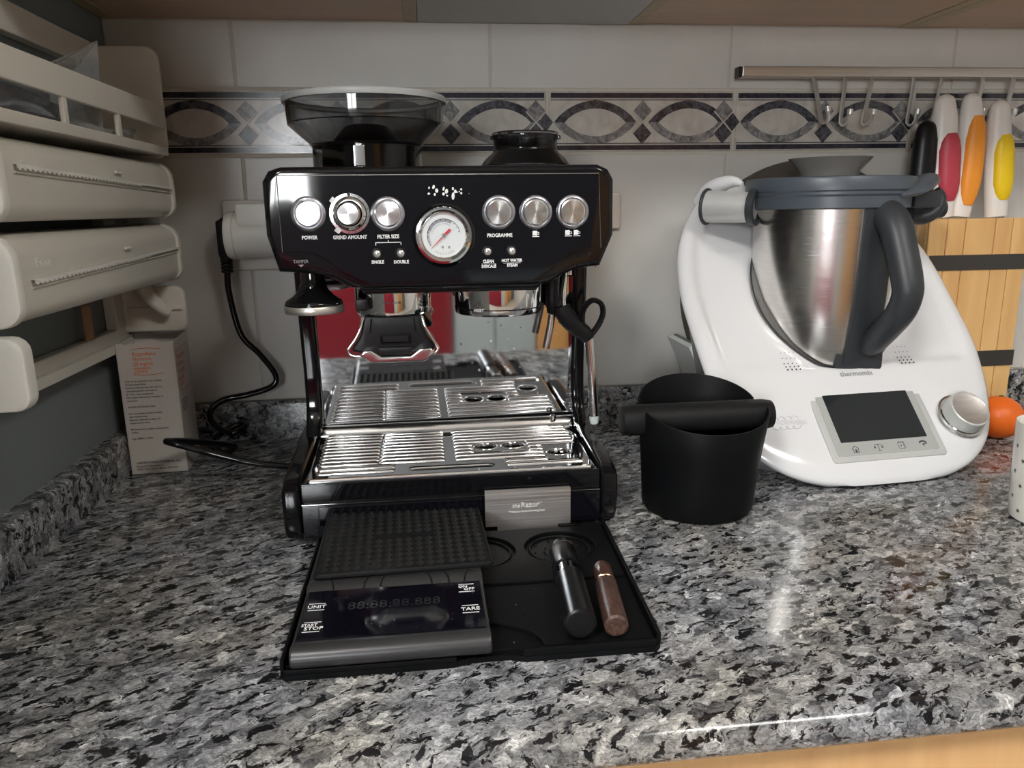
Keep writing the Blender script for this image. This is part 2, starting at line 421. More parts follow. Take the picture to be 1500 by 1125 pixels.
# ================================================================== SETTING
CZ = .5605                                                     # underside of the wall cabinets
struct(box('floor', (-1.9, -3.3, -.95), (2.3, .1, -.90), FLOORM))
struct(box('ceiling', (-1.9, -3.3, 1.60), (2.3, .1, 1.65), CEIL))
struct(box('wall_left', (-.45, -1.15, -.90), (-.395, .1, 1.60), WALL_PAINT))
struct(box('wall_right', (2.2, -3.3, -.90), (2.3, .1, 1.60), PLASTER))
struct(box('wall_side', (-1.9, -3.3, -.90), (-1.8, .1, 1.60), PLASTER))
# wall behind the camera, with the window opening
bm = bmesh.new()
WX0, WX1, WZ0, WZ1 = -1.25, -.46, .31, .82
for x0, x1, z0, z1 in ((-1.9, WX0, -.9, 1.6), (WX1, 2.3, -.9, 1.6), (WX0, WX1, -.9, WZ0), (WX0, WX1, WZ1, 1.6)):
    bbox(bm, (x0, -3.3, z0), (x1, -3.2, z1))
struct(frombm('wall_front', bm, FARWALL, smooth=False))
win = struct(box('window_1', (WX0, -3.29, WZ0), (WX1, -3.27, WZ1), mat('window_daylight', (.9, .9, .9), .3, emit=(.93, .97, 1.0), estr=WINDOW_GLOW)))
bm = bmesh.new()
for x0, x1, z0, z1 in ((WX0, WX1, WZ0, WZ0 + .05), (WX0, WX1, WZ1 - .05, WZ1), (WX0, WX0 + .05, WZ0, WZ1), (WX1 - .05, WX1, WZ0, WZ1), (-.85, -.81, WZ0, WZ1)):
    bbox(bm, (x0, -3.27, z0), (x1, -3.23, z1))
frombm('window_frame', bm, WHITE_CAP, win, smooth=False)

wall = struct(box('wall_back', (-.45, -.0042, -.90), (2.3, .1, 1.60), GROUT))
# field tiles: each a bevelled slab standing proud of the grout
TW, G = .3370, .0032
JX = [-.2362 + TW * k for k in range(-1, 9)]
def tile(lo, hi): return box('tile', lo, hi, TILE, wall, bev=.0016, seg=2)
for k in range(len(JX) - 1):
    x0, x1 = max(JX[k] + G / 2, -.394), min(JX[k + 1] - G / 2, 2.19)
    tile((x0, -.006, .4785), (x1, .0, CZ + .0))
    off = -.002
    tile((x0, -.006, .056), (x1, .0, .3905))
# border tiles: marble-look strip with navy lines, interlaced lens ribbons and diamonds
BL = .2695
def arcband(xc, zc, hw, sag_o, sag_i, side, n=14):
    """crescent: outer arc half-width hw rise sag_o, inner arc rise sag_i; side=+1 upper, -1 lower"""
    o = []; i_ = []
    for k in range(n + 1):
        t = -1 + 2 * k / n
        o.append((xc + hw * t, zc + side * sag_o * (1 - t * t) ** .85))
        i_.append((xc + hw * .74 * t, zc + side * sag_i * (1 - t * t) ** .85))
    return o, i_
def strip_mesh(bm, A, B, y0, y1):
    va = [bm.verts.new((p[0], y0, p[1])) for p in A]; vb = [bm.verts.new((p[0], y0, p[1])) for p in B]
    wa = [bm.verts.new((p[0], y1, p[1])) for p in A]; wb = [bm.verts.new((p[0], y1, p[1])) for p in B]
    for i in range(len(A) - 1):
        bm.faces.new((va[i], va[i + 1], vb[i + 1], vb[i])); bm.faces.new((va[i], va[i + 1], wa[i + 1], wa[i])); bm.faces.new((vb[i], vb[i + 1], wb[i + 1], wb[i]))
def diamond(bm, xc, zc, s, y0, y1, sz=None):
    sz = sz or s
    a = [bm.verts.new((xc + dx * s, y0, zc + dz * sz)) for dx, dz in ((0, 1), (1, 0), (0, -1), (-1, 0))]
    b = [bm.verts.new((xc + dx * s, y1, zc + dz * sz)) for dx, dz in ((0, 1), (1, 0), (0, -1), (-1, 0))]
    bm.faces.new(a)
    for i in range(4): bm.faces.new((a[i], a[(i + 1) % 4], b[(i + 1) % 4], b[i]))
ZB = .4337; YB, YI = -.0055, -.0066
for k in range(-1, 9):
    bx0 = .1788 + BL * (k - 1); bx1 = bx0 + BL
    x0, x1 = max(bx0 + .0016, -.394), min(bx1 - .0016, 2.19)
    if x1 - x0 < .03: continue
    bt = box('border_tile', (x0, YB, .3940), (x1, 0, .4752), BORDER_BASE, wall, bev=.0012, seg=1)
    bm = bmesh.new(); bbox(bm, (x0 + .003, YI, .4658), (x1 - .003, YB + .002, .4727)); bbox(bm, (x0 + .003, YI, .3965), (x1 - .003, YB + .002, .4030))
    bbox(bm, (x0 + .003, YI, .4628), (x1 - .003, YB + .002, .4640)); bbox(bm, (x0 + .003, YI, .4048), (x1 - .003, YB + .002, .4060))
    frombm('border_stripe', bm, STRIPE_DARK, bt, smooth=False)
    bd = bmesh.new(); bg = bmesh.new()
    for c in (bx0 + .0675, bx0 + .2025):
        if c - .06 < x0 - .02: 
            if c + .02 < x0: continue
        A, B = arcband(c, ZB, .0590, .0290, .0185, 1)
        A = [(max(p[0], x0), p[1]) for p in A]; B = [(max(p[0], x0), p[1]) for p in B]
        strip_mesh(bd, A, B, YI, YB + .002)
        A, B = arcband(c, ZB, .0590, .0290, .0185, -1)
        A = [(max(p[0], x0), p[1]) for p in A]; B = [(max(p[0], x0), p[1]) for p in B]
        strip_mesh(bg, A, B, YI, YB + .002)
    for c in (bx0 + .135, bx1 - .0165):
        if c < x0 + .012 or c > x1: continue
        diamond(bg, c, ZB + .0152, .0132, YI - .0004, YB + .002, .0142)
        diamond(bd, c, ZB - .0152, .0132, YI - .0004, YB + .002, .0142)
        if c > bx0 + .2: diamond(bd, c + .0135, ZB, .0105, YI - .0006, YB + .002, .0125)
    frombm('ribbon_dark', bd, RIBBON_DARK, bt, smooth=False); frombm('ribbon_grey', bg, RIBBON_GREY, bt, smooth=False)
    # light crossing lines of the interlace
    bm = bmesh.new()
    for c in (bx0 + .135, bx1 - .0165):
        if c < x0 + .02 or c > x1 - .012: continue
        for s in (-1, 1):
            Mx = Matrix.Translation((c, 0, ZB)) @ Matrix.Rotation(R(46 * s), 4, 'Y')
            b2 = bmesh.new(); bbox(b2, (-.020, YI - .0009, -.0008), (.020, YB + .001, .0008)); b2.transform(Mx)
            me = bpy.data.meshes.new('t'); b2.to_mesh(me); b2.free(); bm.from_mesh(me); bpy.data.meshes.remove(me)
    if len(bm.verts): frombm('crossing_line', bm, BORDER_BASE, bt, smooth=False)
    else: bm.free()

# granite worktop with rounded front edge, and upstands
front = [(-.688 - .015 * math.sin(R(t)), -.015 - .015 * math.cos(R(t))) for t in range(0, 181, 15)]
prof = [(-.0045, -.03)] + front + [(-.0045, 0)]
wt = prism('worktop', prof, 'x', -.395, 2.0, GRAN)
tag(wt, 'long polished grey and black flecked granite worktop with rounded front edge', 'worktop')
tr = struct(prism('trim_1', [(-.0045, 0), (-.020, 0), (-.020, .051), (-.017, .0545), (-.0045, .0545)], 'x', -.375, 2.0, GRAN))
tl = struct(prism('trim_2', [(-.395, 0), (-.375, 0), (-.375, .047), (-.378, .0505), (-.395, .0505)], 'y', -.688, -.001, GRAN))

# wall cabinets seen from below: bottoms, side panel edges and doors
def wall_cabinet(x0, x1, label, m, medge, name='wall_cabinet', hood=False):
    c = thing(name, label, 'cabinet', ((x0 + x1) / 2, -.17, CZ))
    box('bottom_panel', (x0 + (.0 if hood else .017), -.335, CZ + (.0 if hood else .0012)), (x1 - (.0 if hood else .017), -.0065, CZ + .018), m, c)
    if not hood:
        box('side_panel', (x0, -.335, CZ), (x0 + .0165, -.0065, CZ + .7), medge, c)
        box('side_panel', (x1 - .0165, -.335, CZ), (x1, -.0065, CZ + .7), medge, c)
    else:
        box('side_panel', (x0, -.335, CZ + .0185), (x1, -.0065, CZ + .70), m, c)
    d = box('door', (x0 + .0015, -.356, CZ + .002), (x1 - .0015, -.337, CZ + .7), m, c, bev=.002, seg=1)
    tube('handle', [(x1 - .05, -.357, CZ + .04), (x1 - .05, -.38, CZ + .045), (x1 - .05, -.38, CZ + .145), (x1 - .05, -.357, CZ + .15)], .004, STEEL_RAIL, d, seg=8)
    return c
wall_cabinet(-.393, .0035, 'wooden wall cabinet above the coffee machine, beside the blue-grey wall', WOOD_UP, WOOD_EDGE)
wall_cabinet(.0045, .2895, 'narrow light grey extractor unit between the wooden wall cabinets', HOOD_GREY, HOOD_GREY, 'extractor_unit', True)
wall_cabinet(.2905, .7010, 'wooden wall cabinet above the white food processor and hook rail', WOOD_UP, WOOD_EDGE)
wall_cabinet(.7020, 1.15, 'wooden wall cabinet above the knife block', WOOD_UP, WOOD_EDGE)

# base cabinets under the worktop
def base_cabinet(x0, x1, label):
    c = thing('base_cabinet', label, 'cabinet', ((x0 + x1) / 2, -.35, -.9))
    box('carcass', (x0, -.655, -.82), (x1, -.02, -.0305), WOOD_LOW, c)
    box('plinth', (x0, -.60, -.90), (x1, -.05, -.8205), BLACK_SATIN, c)
    d = box('door', (x0 + .002, -.676, -.815), (x1 - .002, -.656, -.034), WOOD_LOW, c, bev=.002, seg=1)
    tube('handle', [(x1 - .06, -.677, -.12), (x1 - .06, -.70, -.125), (x1 - .06, -.70, -.245), (x1 - .06, -.677, -.25)], .005, STEEL_RAIL, d, seg=8)
base_cabinet(-.38, .0, 'light wood base cabinet under the coffee machine end of the worktop')
base_cabinet(.005, .600, 'light wood base cabinet under the food processor')
base_cabinet(.605, 1.20, 'light wood base cabinet under the knife block end')

# opposite side of the kitchen (seen only in reflections)
def far_cabinet(x0, x1, z1, m, label, name):
    c = thing(name, label, 'cabinet', ((x0 + x1) / 2, -2.9, -.9))
    box('carcass', (x0, -3.19, -.9), (x1, -2.65, z1), m, c)
    n = 2
    for i in range(n):
        xa = x0 + (x1 - x0) * i / n; xb = x0 + (x1 - x0) * (i + 1) / n
        d = box('door', (xa + .004, -2.648, -.85), (xb - .004, -2.63, z1 - .03), m, c, bev=.003, seg=1)
        box('handle', (xb - .06, -2.628, z1 - .22), (xb - .045, -2.605, z1 - .08), STEEL_RAIL, d, bev=.003, seg=1)
far_cabinet(-1.3, .185, -.02, RED_LACQ, 'added dark red cupboard standing in for a person mirrored in the coffee machine steel', 'far_cupboard')  # added so the steel mirrors red, in place of a person in red
far_cabinet(.19, .56, .02, BLUE_LACQ, 'pale blue cupboard mirrored in the coffee machine steel', 'far_cupboard')
far_cabinet(.565, .85, .02, WOOD_DOOR, 'wooden cupboard mirrored at the right edge of the coffee machine steel', 'far_cupboard')
dr = struct(box('door_1', (.86, -3.199, -.9), (1.62, -3.16, 1.18), WOOD_DOOR, bev=.004))
tube('door_handle', [(.93, -3.165, .12), (.93, -3.11, .12), (1.04, -3.11, .12)], .009, STEEL_RAIL, dr, seg=8)

# ceiling lamp (lights the room) and an added fill lamp of the same build
def ceiling_lamp(x, y, wx, wy, glow, label):
    lp = thing('ceiling_lamp', label, 'lamp', (x, y, 1.6))
    box('housing', (x - wx / 2 - .02, y - wy / 2 - .02, 1.57), (x + wx / 2 + .02, y + wy / 2 + .02, 1.5995), WHITE_CAP, lp, bev=.006)
    box('diffuser', (x - wx / 2, y - wy / 2, 1.555), (x + wx / 2, y + wy / 2, 1.569), mat('lamp_diffuser_%d' % glow, (.9, .9, .9), .5, emit=(1.0, .975, .93), estr=glow), lp, bev=.004)
ceiling_lamp(-.80, -1.90, .50, .42, LAMP_GLOW, 'square white ceiling lamp on the window side of the kitchen')
ceiling_lamp(.95, -1.75, .60, .40, FILL_LAMP_GLOW, 'wide white fill lamp added on the right side of the kitchen')  # added fill lamp, lifts the dispenser faces turned to the right


# ================================================================== COFFEE MACHINE
m = BUTTON; nt = m.node_tree
tg = nt.nodes.new('ShaderNodeTangent'); tg.direction_type = 'RADIAL'; tg.axis = 'Y'
nt.links.new(tg.outputs[0], nt.nodes['Principled BSDF'].inputs['Tangent'])
cm = thing('coffee_machine', 'black glossy espresso coffee machine with round pressure gauge and chrome drip tray', 'coffee machine', (.021, -.22, 0))
HY = -.36
head = [(-.128, .3590), (.170, .3590), (.1800, .3545), (.1858, .345), (.1862, .2925), (.1735, .2625), (.150, .2600), (.137, .2545), (.124, .2475), (.108, .2435),
        (-.058, .2440), (-.074, .2485), (-.088, .2565), (-.104, .2612), (-.1362, .2635), (-.1452, .2975), (-.1452, .3460), (-.1390, .3555)]
hs = prism('head_shell', head, 'y', HY, -.065, BLACK, cm, bev=.006, seg=3)
panel = [(-.1308, .3515), (.1702, .3505), (.1730, .2795), (.156, .2790), (.146, .2765), (.134, .2690), (.122, .2570), (.112, .2510), (.104, .2490), (-.050, .2490),
         (-.064, .2520), (-.078, .2620), (-.090, .2735), (-.102, .2800), (-.115, .2817), (-.1316, .2817)]
pn = prism('control_panel', panel, 'y', HY - .0022, HY + .002, BLACK_PANEL, cm, bev=.0008, seg=2)
PY = HY - .0023
tube('panel_edge', [(-.1306, PY, .282), (-.1308, PY, .3512), (.1700, PY, .3504), (.1728, PY, .280)], .0005, CHROME_SOFT, pn, seg=6)
prism('chin_lip', [(-.062, .2445), (-.058, .2395), (.110, .2392), (.114, .2440)], 'y', -.352, -.24, BLACK, cm, bev=.0015)
def pbutton(x, z, name='button', r=.0148):
    b = lathe(name, [(0, 0), (r + .0012, 0), (r + .0012, .0008), (r, .0022), (r - .0014, .0026), (r - .0026, .0014)], BEZEL_SOFT, cm, 40, (x, PY + .0004, z), ROT_FRONT)
    lathe('button_face', [(r - .0028, .0008), (r - .0028, .0024), (r - .0040, .0030), (0, .0030)], BUTTON, b, 48, (x, PY + .0004, z), ROT_FRONT, auto=12)
    return b
for x, z in ((-.1046, .3168), (-.0318, .3157), (.0729, .3154), (.1086, .3149), (.1445, .3149)): pbutton(x, z)
# grind amount dial
gx_, gz_ = -.0668, .3163
gd = lathe('grind_dial', [(.0185, 0), (.0185, .0006), (.0158, .0008), (.0158, .0004)], CHROME_SOFT, cm, 44, (gx_, PY + .0002, gz_), ROT_FRONT)
lathe('dial_collar', [(.0150, 0), (.0150, .0015), (.0128, .0035), (.0118, .0030)], CHROME, gd, 40, (gx_, PY, gz_), ROT_FRONT)
lathe('dial_knob', [(.0112, .0), (.0108, .004), (.0100, .016), (.0094, .0172), (0, .0172)], BUTTON, gd, 40, (gx_, PY, gz_), ROT_FRONT, auto=15)
for a in (140, 232):
    q_ = Matrix.Translation((gx_ + .0192 * math.cos(R(a)), PY - .0002, gz_ + .0192 * math.sin(R(a)))) @ Matrix.Rotation(R(90), 4, 'X') @ Matrix.Rotation(R(a), 4, 'Z')
    box('dial_mark', (-.0022, -.0026, 0), (.0022, .0026, .0005), WHITE_PRINT, gd, mx=q_)
box('dial_index', (gx_ - .0014, PY - .0010, gz_ + .0160), (gx_ + .0014, PY - .0002, gz_ + .0184), BLACK_SATIN, gd)
for i in range(9):
    a = R(80 - 22 * i)
    q_ = Matrix.Translation((gx_ + .0171 * math.cos(a), PY - .0007, gz_ + .0171 * math.sin(a))) @ Matrix.Rotation(R(90), 4, 'X') @ Matrix.Rotation(a, 4, 'Z')
    box('dial_tick', (-.0008, -.00018, 0), (.0008, .00018, .0002), DARK_PRINT, gd, mx=q_)
# indicator lights
for x in (-.0437, -.0213, .0616, .0850):
    l_ = lathe('indicator_ring', [(.0052, 0), (.0052, .0007), (.0042, .0010), (.0034, .0006)], BLACK_SATIN, cm, 24, (x, PY + .0002, .2788), ROT_FRONT)
    lathe('indicator_light', [(.0036, .0), (.0034, .0012), (.002, .0022), (0, .0025)], LED, l_, 20, (x, PY, .2788), ROT_FRONT)
# printed words
TY = PY - .0001
def ptxt(s, x, z, h=.0033, m=WHITE_PRINT, b=.0035, sq=.86): text(s, h, FRONT(x, TY, z), m, pn, bold=.00018, squeeze=sq)
ptxt('POWER', -.1050, .2949); ptxt('GRIND AMOUNT', -.0678, .2946); ptxt('FILTER SIZE', -.0323, .2945); ptxt('SINGLE', -.0433, .2709, .0030); ptxt('DOUBLE', -.0212, .2706, .0030)
ptxt('PROGRAMME', .0735, .2938); ptxt('CLEAN', .0622, .2693, .0028); ptxt('DESCALE', .0625, .2645, .0028); ptxt('HOT WATER', .0850, .2697, .0028); ptxt('STEAM', .0853, .2650, .0028)
text('TAMPER', .0030, FRONT(-.1150, HY - .0001, .2728), GREY_PRINT, hs, squeeze=.9)
bm = bmesh.new(); vs = [bm.verts.new((-.1150 + a, HY - .0003, .2700 + b)) for a, b in ((-.0026, 0), (.0026, 0), (0, -.0022))]; bm.faces.new(vs)
frombm('arrow_mark', bm, GREY_PRINT, hs, smooth=False)
bm = bmesh.new()
for lo, hi in (((.0555, .2668), (.0695, .2671)), ((.0765, .2672), (.0935, .2675)), ((-.0445, .2888), (-.0203, .2896)), ((-.0447, .2866), (-.0439, .2894)), ((-.0211, .2866), (-.0203, .2894)), ((-.0329, .2890), (-.0321, .2912))):
    bbox(bm, (lo[0], TY - .0002, lo[1]), (hi[0], TY + .0001, hi[1]))
def cup_icon(bm, x, z):
    for lo, hi in (((-.0034, -.0028), (.0034, -.0021)), ((-.0030, -.0014), (.0014, .0030)), ((.0014, .0012), (.0034, .0018)), ((.0028, -.0004), (.0034, .0018)), ((.0014, -.0006), (.0034, -.0001))):
        bbox(bm, (x + lo[0], TY - .0002, z + lo[1]), (x + hi[0], TY + .0001, z + hi[1]))
cup_icon(bm, .1085, .2945); cup_icon(bm, .1404, .2945); cup_icon(bm, .1488, .2945)
frombm('printed_line', bm, WHITE_PRINT, pn, smooth=False, kind='stuff')
# dotted logo
bm = bmesh.new()
for px, pz, sx_, sz_, an in ((686, 458, 3, 5, 20), (684, 480, 5, 4, -20), (704, 455, 5, 8, 20), (716, 469, 6, 8, 0), (708, 484, 4, 5, 0), (744, 462, 4, 8, 15), (755, 472, 6, 9, 10), (743, 482, 5, 6, 0), (757, 489, 4, 3, 30), (781, 462, 4, 6, 0),
                            (790, 473, 5, 7, 10), (781, 491, 6, 14, 5), (797, 476, 3, 3, 0), (814, 465, 4, 4, 0), (814, 480, 4, 5, 0), (806, 474, 2, 3, 0), (845, 482, 1.5, 1.5, 0)):
    s_ = .000235; cx_ = .0228 + (px - 750) * s_; cz_ = .3352 - (pz - 473) * s_
    k = [bm.verts.new((cx_ + s_ * 1.05 * (sx_ * math.cos(t) * math.cos(R(an)) - sz_ * math.sin(t) * math.sin(-R(an))), TY - .0002, cz_ + s_ * 1.05 * (sz_ * math.sin(t) * math.cos(R(an)) + sx_ * math.cos(t) * math.sin(-R(an))))) for t in [2 * PI * i / 10 for i in range(10)]]
    bm.faces.new(k)
frombm('dotted_logo', bm, WHITE_PRINT, pn, smooth=False, kind='stuff')
# pressure gauge
gx_, gz_ = .0200, .2946
ga = lathe('pressure_gauge', [(.0300, 0), (.0300, .0006), (.0285, .0014), (.0275, .0006)], BLACK, cm, 48, (gx_, PY + .0004, gz_), ROT_FRONT)
lathe('gauge_bezel', [(.0272, .0), (.0272, .0038), (.0262, .0052), (.0240, .0054), (.0215, .0034), (.0205, .0022), (.0205, .0008)], CHROME, ga, 56, (gx_, PY, gz_), ROT_FRONT)
lathe('gauge_face', [(.0206, .0010), (0, .0010)], DIAL, ga, 48, (gx_, PY, gz_), ROT_FRONT)
def GP(r, a, d=.0012): return Vector((gx_ + r * math.cos(R(a)), PY - d, gz_ + r * math.sin(R(a))))
def arc_strip(bm, r0, r1, a0, a1, d, n=24):
    A = [bm.verts.new(GP(r0, a0 + (a1 - a0) * i / n, d)) for i in range(n + 1)]; B = [bm.verts.new(GP(r1, a0 + (a1 - a0) * i / n, d)) for i in range(n + 1)]
    for i in range(n): bm.faces.new((A[i], A[i + 1], B[i + 1], B[i]))
bm = bmesh.new(); arc_strip(bm, .0128, .0154, 58, 162, .0012); frombm('gauge_zone', bm, DIAL_GREY, ga, smooth=False)
bm = bmesh.new(); arc_strip(bm, .0154, .0159, 10, 218, .0013)
for a in range(14, 218, 17): arc_strip(bm, .0140, .0158, a - .9, a + .9, .0013, 2)
for a in range(165, 216, 4): arc_strip(bm, .0132, .0154, a - .4, a + .4, .0013, 1)
frombm('gauge_tick', bm, DARK_PRINT, ga, smooth=False)
def arc_text(s, r, a_mid, h, step, m_, flip=False):
    for i, ch in enumerate(s):
        if ch == ' ': continue
        off = (i - (len(s) - 1) / 2) * step
        a = a_mid + off if flip else a_mid - off
        p = GP(r, a, .00135)
        text(ch, h, Matrix.Translation(p) @ Matrix.Rotation(R(90), 4, 'X') @ Matrix.Rotation(R(a + 90 if flip else a - 90), 4, 'Z'), m_, ga, th=.00004)
arc_text('ESPRESSO RANGE', .0112, 112, .0016, 8.6, DIAL_GREY); arc_text('PRESSURE', .0172, 272, .0019, 8.5, GREY_PRINT, True)
for dx in (-.0014, .0046):
    tube('gauge_mark', [Vector((gx_ + dx + .0008 * math.cos(t), PY - .0013, gz_ - .0108 + .0010 * math.sin(t))) for t in [2 * PI * i / 10 for i in range(10)]], .0002, DARK_PRINT, ga, seg=4, closed=True)
nd = bmesh.new(); A = R(223.6)
dv = Vector((math.cos(A), 0, math.sin(A))); sv = Vector((-dv.z, 0, dv.x)); c0 = Vector((gx_, PY - .0030, gz_))
for pts in (((-.0085, .0012), (-.0085, -.0012), (-.002, -.0012), (-.002, .0012)), ((-.002, .0006), (-.002, -.0006), (.0172, -.00012), (.0172, .00012))):
    a = [nd.verts.new(c0 + dv * p + sv * q) for p, q in pts]; b = [nd.verts.new(c0 + dv * p + sv * q + Vector((0, .0005, 0))) for p, q in pts]
    nd.faces.new(a); nd.faces.new(b[::-1])
    for i in range(4): nd.faces.new((a[i], b[i], b[(i + 1) % 4], a[(i + 1) % 4]))
frombm('gauge_needle', nd, NEEDLE, ga, smooth=False)
lathe('needle_hub', [(.0024, 0), (.0024, .0030), (.0016, .0040), (0, .0041)], CHROME_SOFT, ga, 20, (gx_, PY, gz_), ROT_FRONT)

# body column, mirror-polished back panel, cheeks and arms
box('column', (-.125, -.222, .0045), (.1690, -.07, .2600), BLACK, cm, bev=.003)
MQ = Matrix.Translation((.0245, -.2340, .100)) @ Matrix.Rotation(R(.8), 4, 'Z') @ Matrix.Rotation(R(4.2), 4, 'X')
box('mirror_panel', (-.1462, 0, -.034), (.1462, .005, .1430), MIRROR, cm, bev=.0008, mx=MQ)
prof = [(-.065, .2600), (-.262, .2600), (-.254, .20), (-.2460, .14), (-.2470, .105), (-.2560, .086), (-.2700, .0740), (-.065, .0740)]
for x0, x1 in ((-.1395, -.1215), (.1665, .1820)):
    prism('side_cheek', prof, 'x', x0, x1, BLACK, cm, bev=.0045, seg=3)
prof = [(-.065, .0760), (-.262, .0760), (-.290, .0705), (-.33, .0680), (-.378, .0635), (-.391, .0560), (-.3925, .040), (-.391, .016), (-.384, .0045), (-.065, .0045)]
for x0, x1 in ((-.1462, -.1275), (.1685, .1868)):
    prism('base_arm', prof, 'x', x0, x1, BLACK, cm, bev=.0045, seg=3)
# drip tray
dt = box('drip_tray', (-.1275, -.3905, .0045), (.1680, -.200, .0600), BLACK, cm, bev=.003)
box('tray_front', (-.1270, -.3940, .0090), (.1675, -.3895, .0405), BLACK_PANEL, dt, bev=.001)
box('tray_line', (-.1268, -.3944, .0415), (.1673, -.3900, .0424), CHROME_SOFT, dt)
box('tray_lip', (-.1268, -.3935, .0440), (.1673, -.3890, .0630), BLACK, dt, bev=.0015)
ymap = lambda x, y: (x * (1.0 + .22 * (y + .246) / 2) + 0, y)
outer = [(-.1265, -.2465), (-.1215, -.3885), (-.118, -.3915), (.1585, -.3915), (.162, -.3885), (.1672, -.2465)]
holes = []
def slot(x0, x1, y, h=.0052):
    r = h / 2; n = 4; o = []
    for cx_, a0 in ((x1 - r, -90), (x0 + r, 90)):
        for i in range(n + 1): t = R(a0 + 180 * i / n); o.append((cx_ + r * math.cos(t), y + r * math.sin(t)))
    holes.append(o[::-1])
rows = [-.2560 - .0113 * k for k in range(9)]
HOL = ((.0593, -.3130), (.0890, -.3130), (.1345, -.3430))
for k, y in enumerate(rows):
    xl = -.1165 + .0042 * (k / 9)
    slot(xl, -.0555, y); slot(-.0520, .0125, y)
    if k <= 3: slot(.0250, .1560, y)
    elif k <= 6: slot(.0250, .0430, y); slot(.1050, .1545 if k < 6 else .118, y)
    else: slot(.0250, .1170, y)
for y in (-.3595, -.3710): slot(-.1120, -.0380, y); slot(.0760, .1530 if y < -.365 else .118, y)
slot(-.0215, .0620, -.3735, .0085)
for cx_, cy_ in HOL: holes.append([(cx_ + .0120 * math.cos(-t), cy_ + .0100 * math.sin(-t)) for t in [2 * PI * i / 24 for i in range(24)]])
RIBY = [y - .00565 for y in rows]
gr = holed_plate('grille', outer, holes, .0056, .0026, CHROME, dt, Matrix.Translation((0, 0, .0638)), res=3)
for cx_, cy_ in HOL:
    tube('hole_ring', [(cx_ + .0128 * math.cos(t), cy_ + .0108 * math.sin(t), .0662) for t in [2 * PI * i / 28 for i in range(28)]], .0011, CHROME, gr, seg=8, closed=True)
ld = prism('back_ledge', [(-.2475, .0600), (-.2470, .0665), (-.2440, .0735), (-.2395, .0765), (-.2360, .0765), (-.2360, .0600)], 'x', -.1265, .1675, CHROME_SOFT, dt, bev=.0008)
lathe('ledge_pin', [(.0034, 0), (.0034, .006), (.0026, .0068), (0, .007)], CHROME, ld, 20, (.145, -.2440, .0730))

box('front_recess', (-.1110, -.3965, .0100), (.0485, -.3935, .0398), BLACK_PANEL, dt, bev=.001)
for k, y in enumerate([rows[0] + .0048] + RIBY):
    spans = [(-.1165 + .0042 * (k / 9), -.0555), (-.0520, .0125)]
    if k <= 4: spans.append((.0250, .1555))
    elif k <= 7: spans += [(.0250, .0435), (.1050, .1545 if k < 6 else .118)]
    else: spans.append((.0250, .1170))
    for xa, xb in spans: tube('rib', [(xa, y, .0652), (xa + .002, y, .0662), (xb - .002, y, .0662), (xb, y, .0652)], .0026, CHROME_RIB, gr, seg=8)
for y in (-.3652, -.3770):
    for xa, xb in ((-.1120, -.0380), (.0760, .1180 if y > -.37 else .1530)): tube('rib', [(xa, y, .0652), (xa + .002, y, .0662), (xb - .002, y, .0662), (xb, y, .0652)], .0024, CHROME_RIB, gr, seg=8)
# grinder outlet with dosing cradle
go = lathe('grinder_outlet', [(.0360, .2445), (.0392, .2445), (.0392, .2215), (.0382, .2165), (.0366, .2150), (.030, .2150), (.030, .2200), (0, .2200)], CHROME, cm, 48, (-.0335, -.300, 0))
box('outlet_stop', (-.0690, -.338, .2215), (-.0570, -.325, .2335), BLACK_SATIN, go, bev=.002)
text('PUSH  GRIND', .0022, FRONT(-.0330, -.3395, .2290), DARK_PRINT, go)
ck = prism('dosing_cradle', [(-.0610, .2150), (-.0060, .2150), (-.0040, .2040), (.0010, .1930), (.0085, .1830), (.0075, .1790), (-.004, .1770), (-.062, .1770), (-.0745, .1790), (-.0755, .1830), (-.0680, .1930), (-.0635, .2040)], 'y', -.332, -.272, BLACK_SATIN, cm, bev=.003)
tube('cradle_edge', [(-.0632, -.331, .2140), (-.0660, -.333, .2035), (-.0715, -.334, .1930), (-.0790, -.335, .1830), (-.0785, -.335, .1785), (-.0730, -.336, .1760), (-.0650, -.337, .1755)], .0016, CHROME, ck, seg=8, smooth_n=4)
tube('cradle_edge', [(-.0040, -.331, .2140), (-.0015, -.333, .2035), (.0040, -.334, .1930), (.0105, -.335, .1830), (.0100, -.335, .1785), (.0050, -.336, .1750), (-.0010, -.337, .1735)], .0016, CHROME, ck, seg=8, smooth_n=4)
prism('cradle_lip', [(-.0680, .1770), (-.0570, .1690), (-.0030, .1690), (.0085, .1770), (.0040, .1830), (-.0070, .1825), (-.0170, .1755), (-.0460, .1755), (-.0560, .1825), (-.0640, .1820)], 'y', -.343, -.331, CHROME_SOFT, ck, bev=.0022, seg=3)
box('cradle_slot', (-.0468, -.3340, .1868), (-.0155, -.3300, .1970), BLACK, ck, bev=.0015)
box('cradle_switch', (-.0440, -.3350, .1890), (-.0183, -.3335, .1950), BLACK_RUBBER, ck, bev=.0005)
prism('cradle_bulge', [(-.0500, .1840), (-.0460, .1755), (-.0170, .1755), (-.0130, .1840)], 'y', -.3365, -.330, BLACK_SATIN, ck, bev=.002)
for x in (-.0545, -.0125): tube('cradle_rib', [(x, -.3325, .2130), (x + (.002 if x > -.03 else -.002), -.3325, .1985)], .0008, BLACK, ck, seg=6)
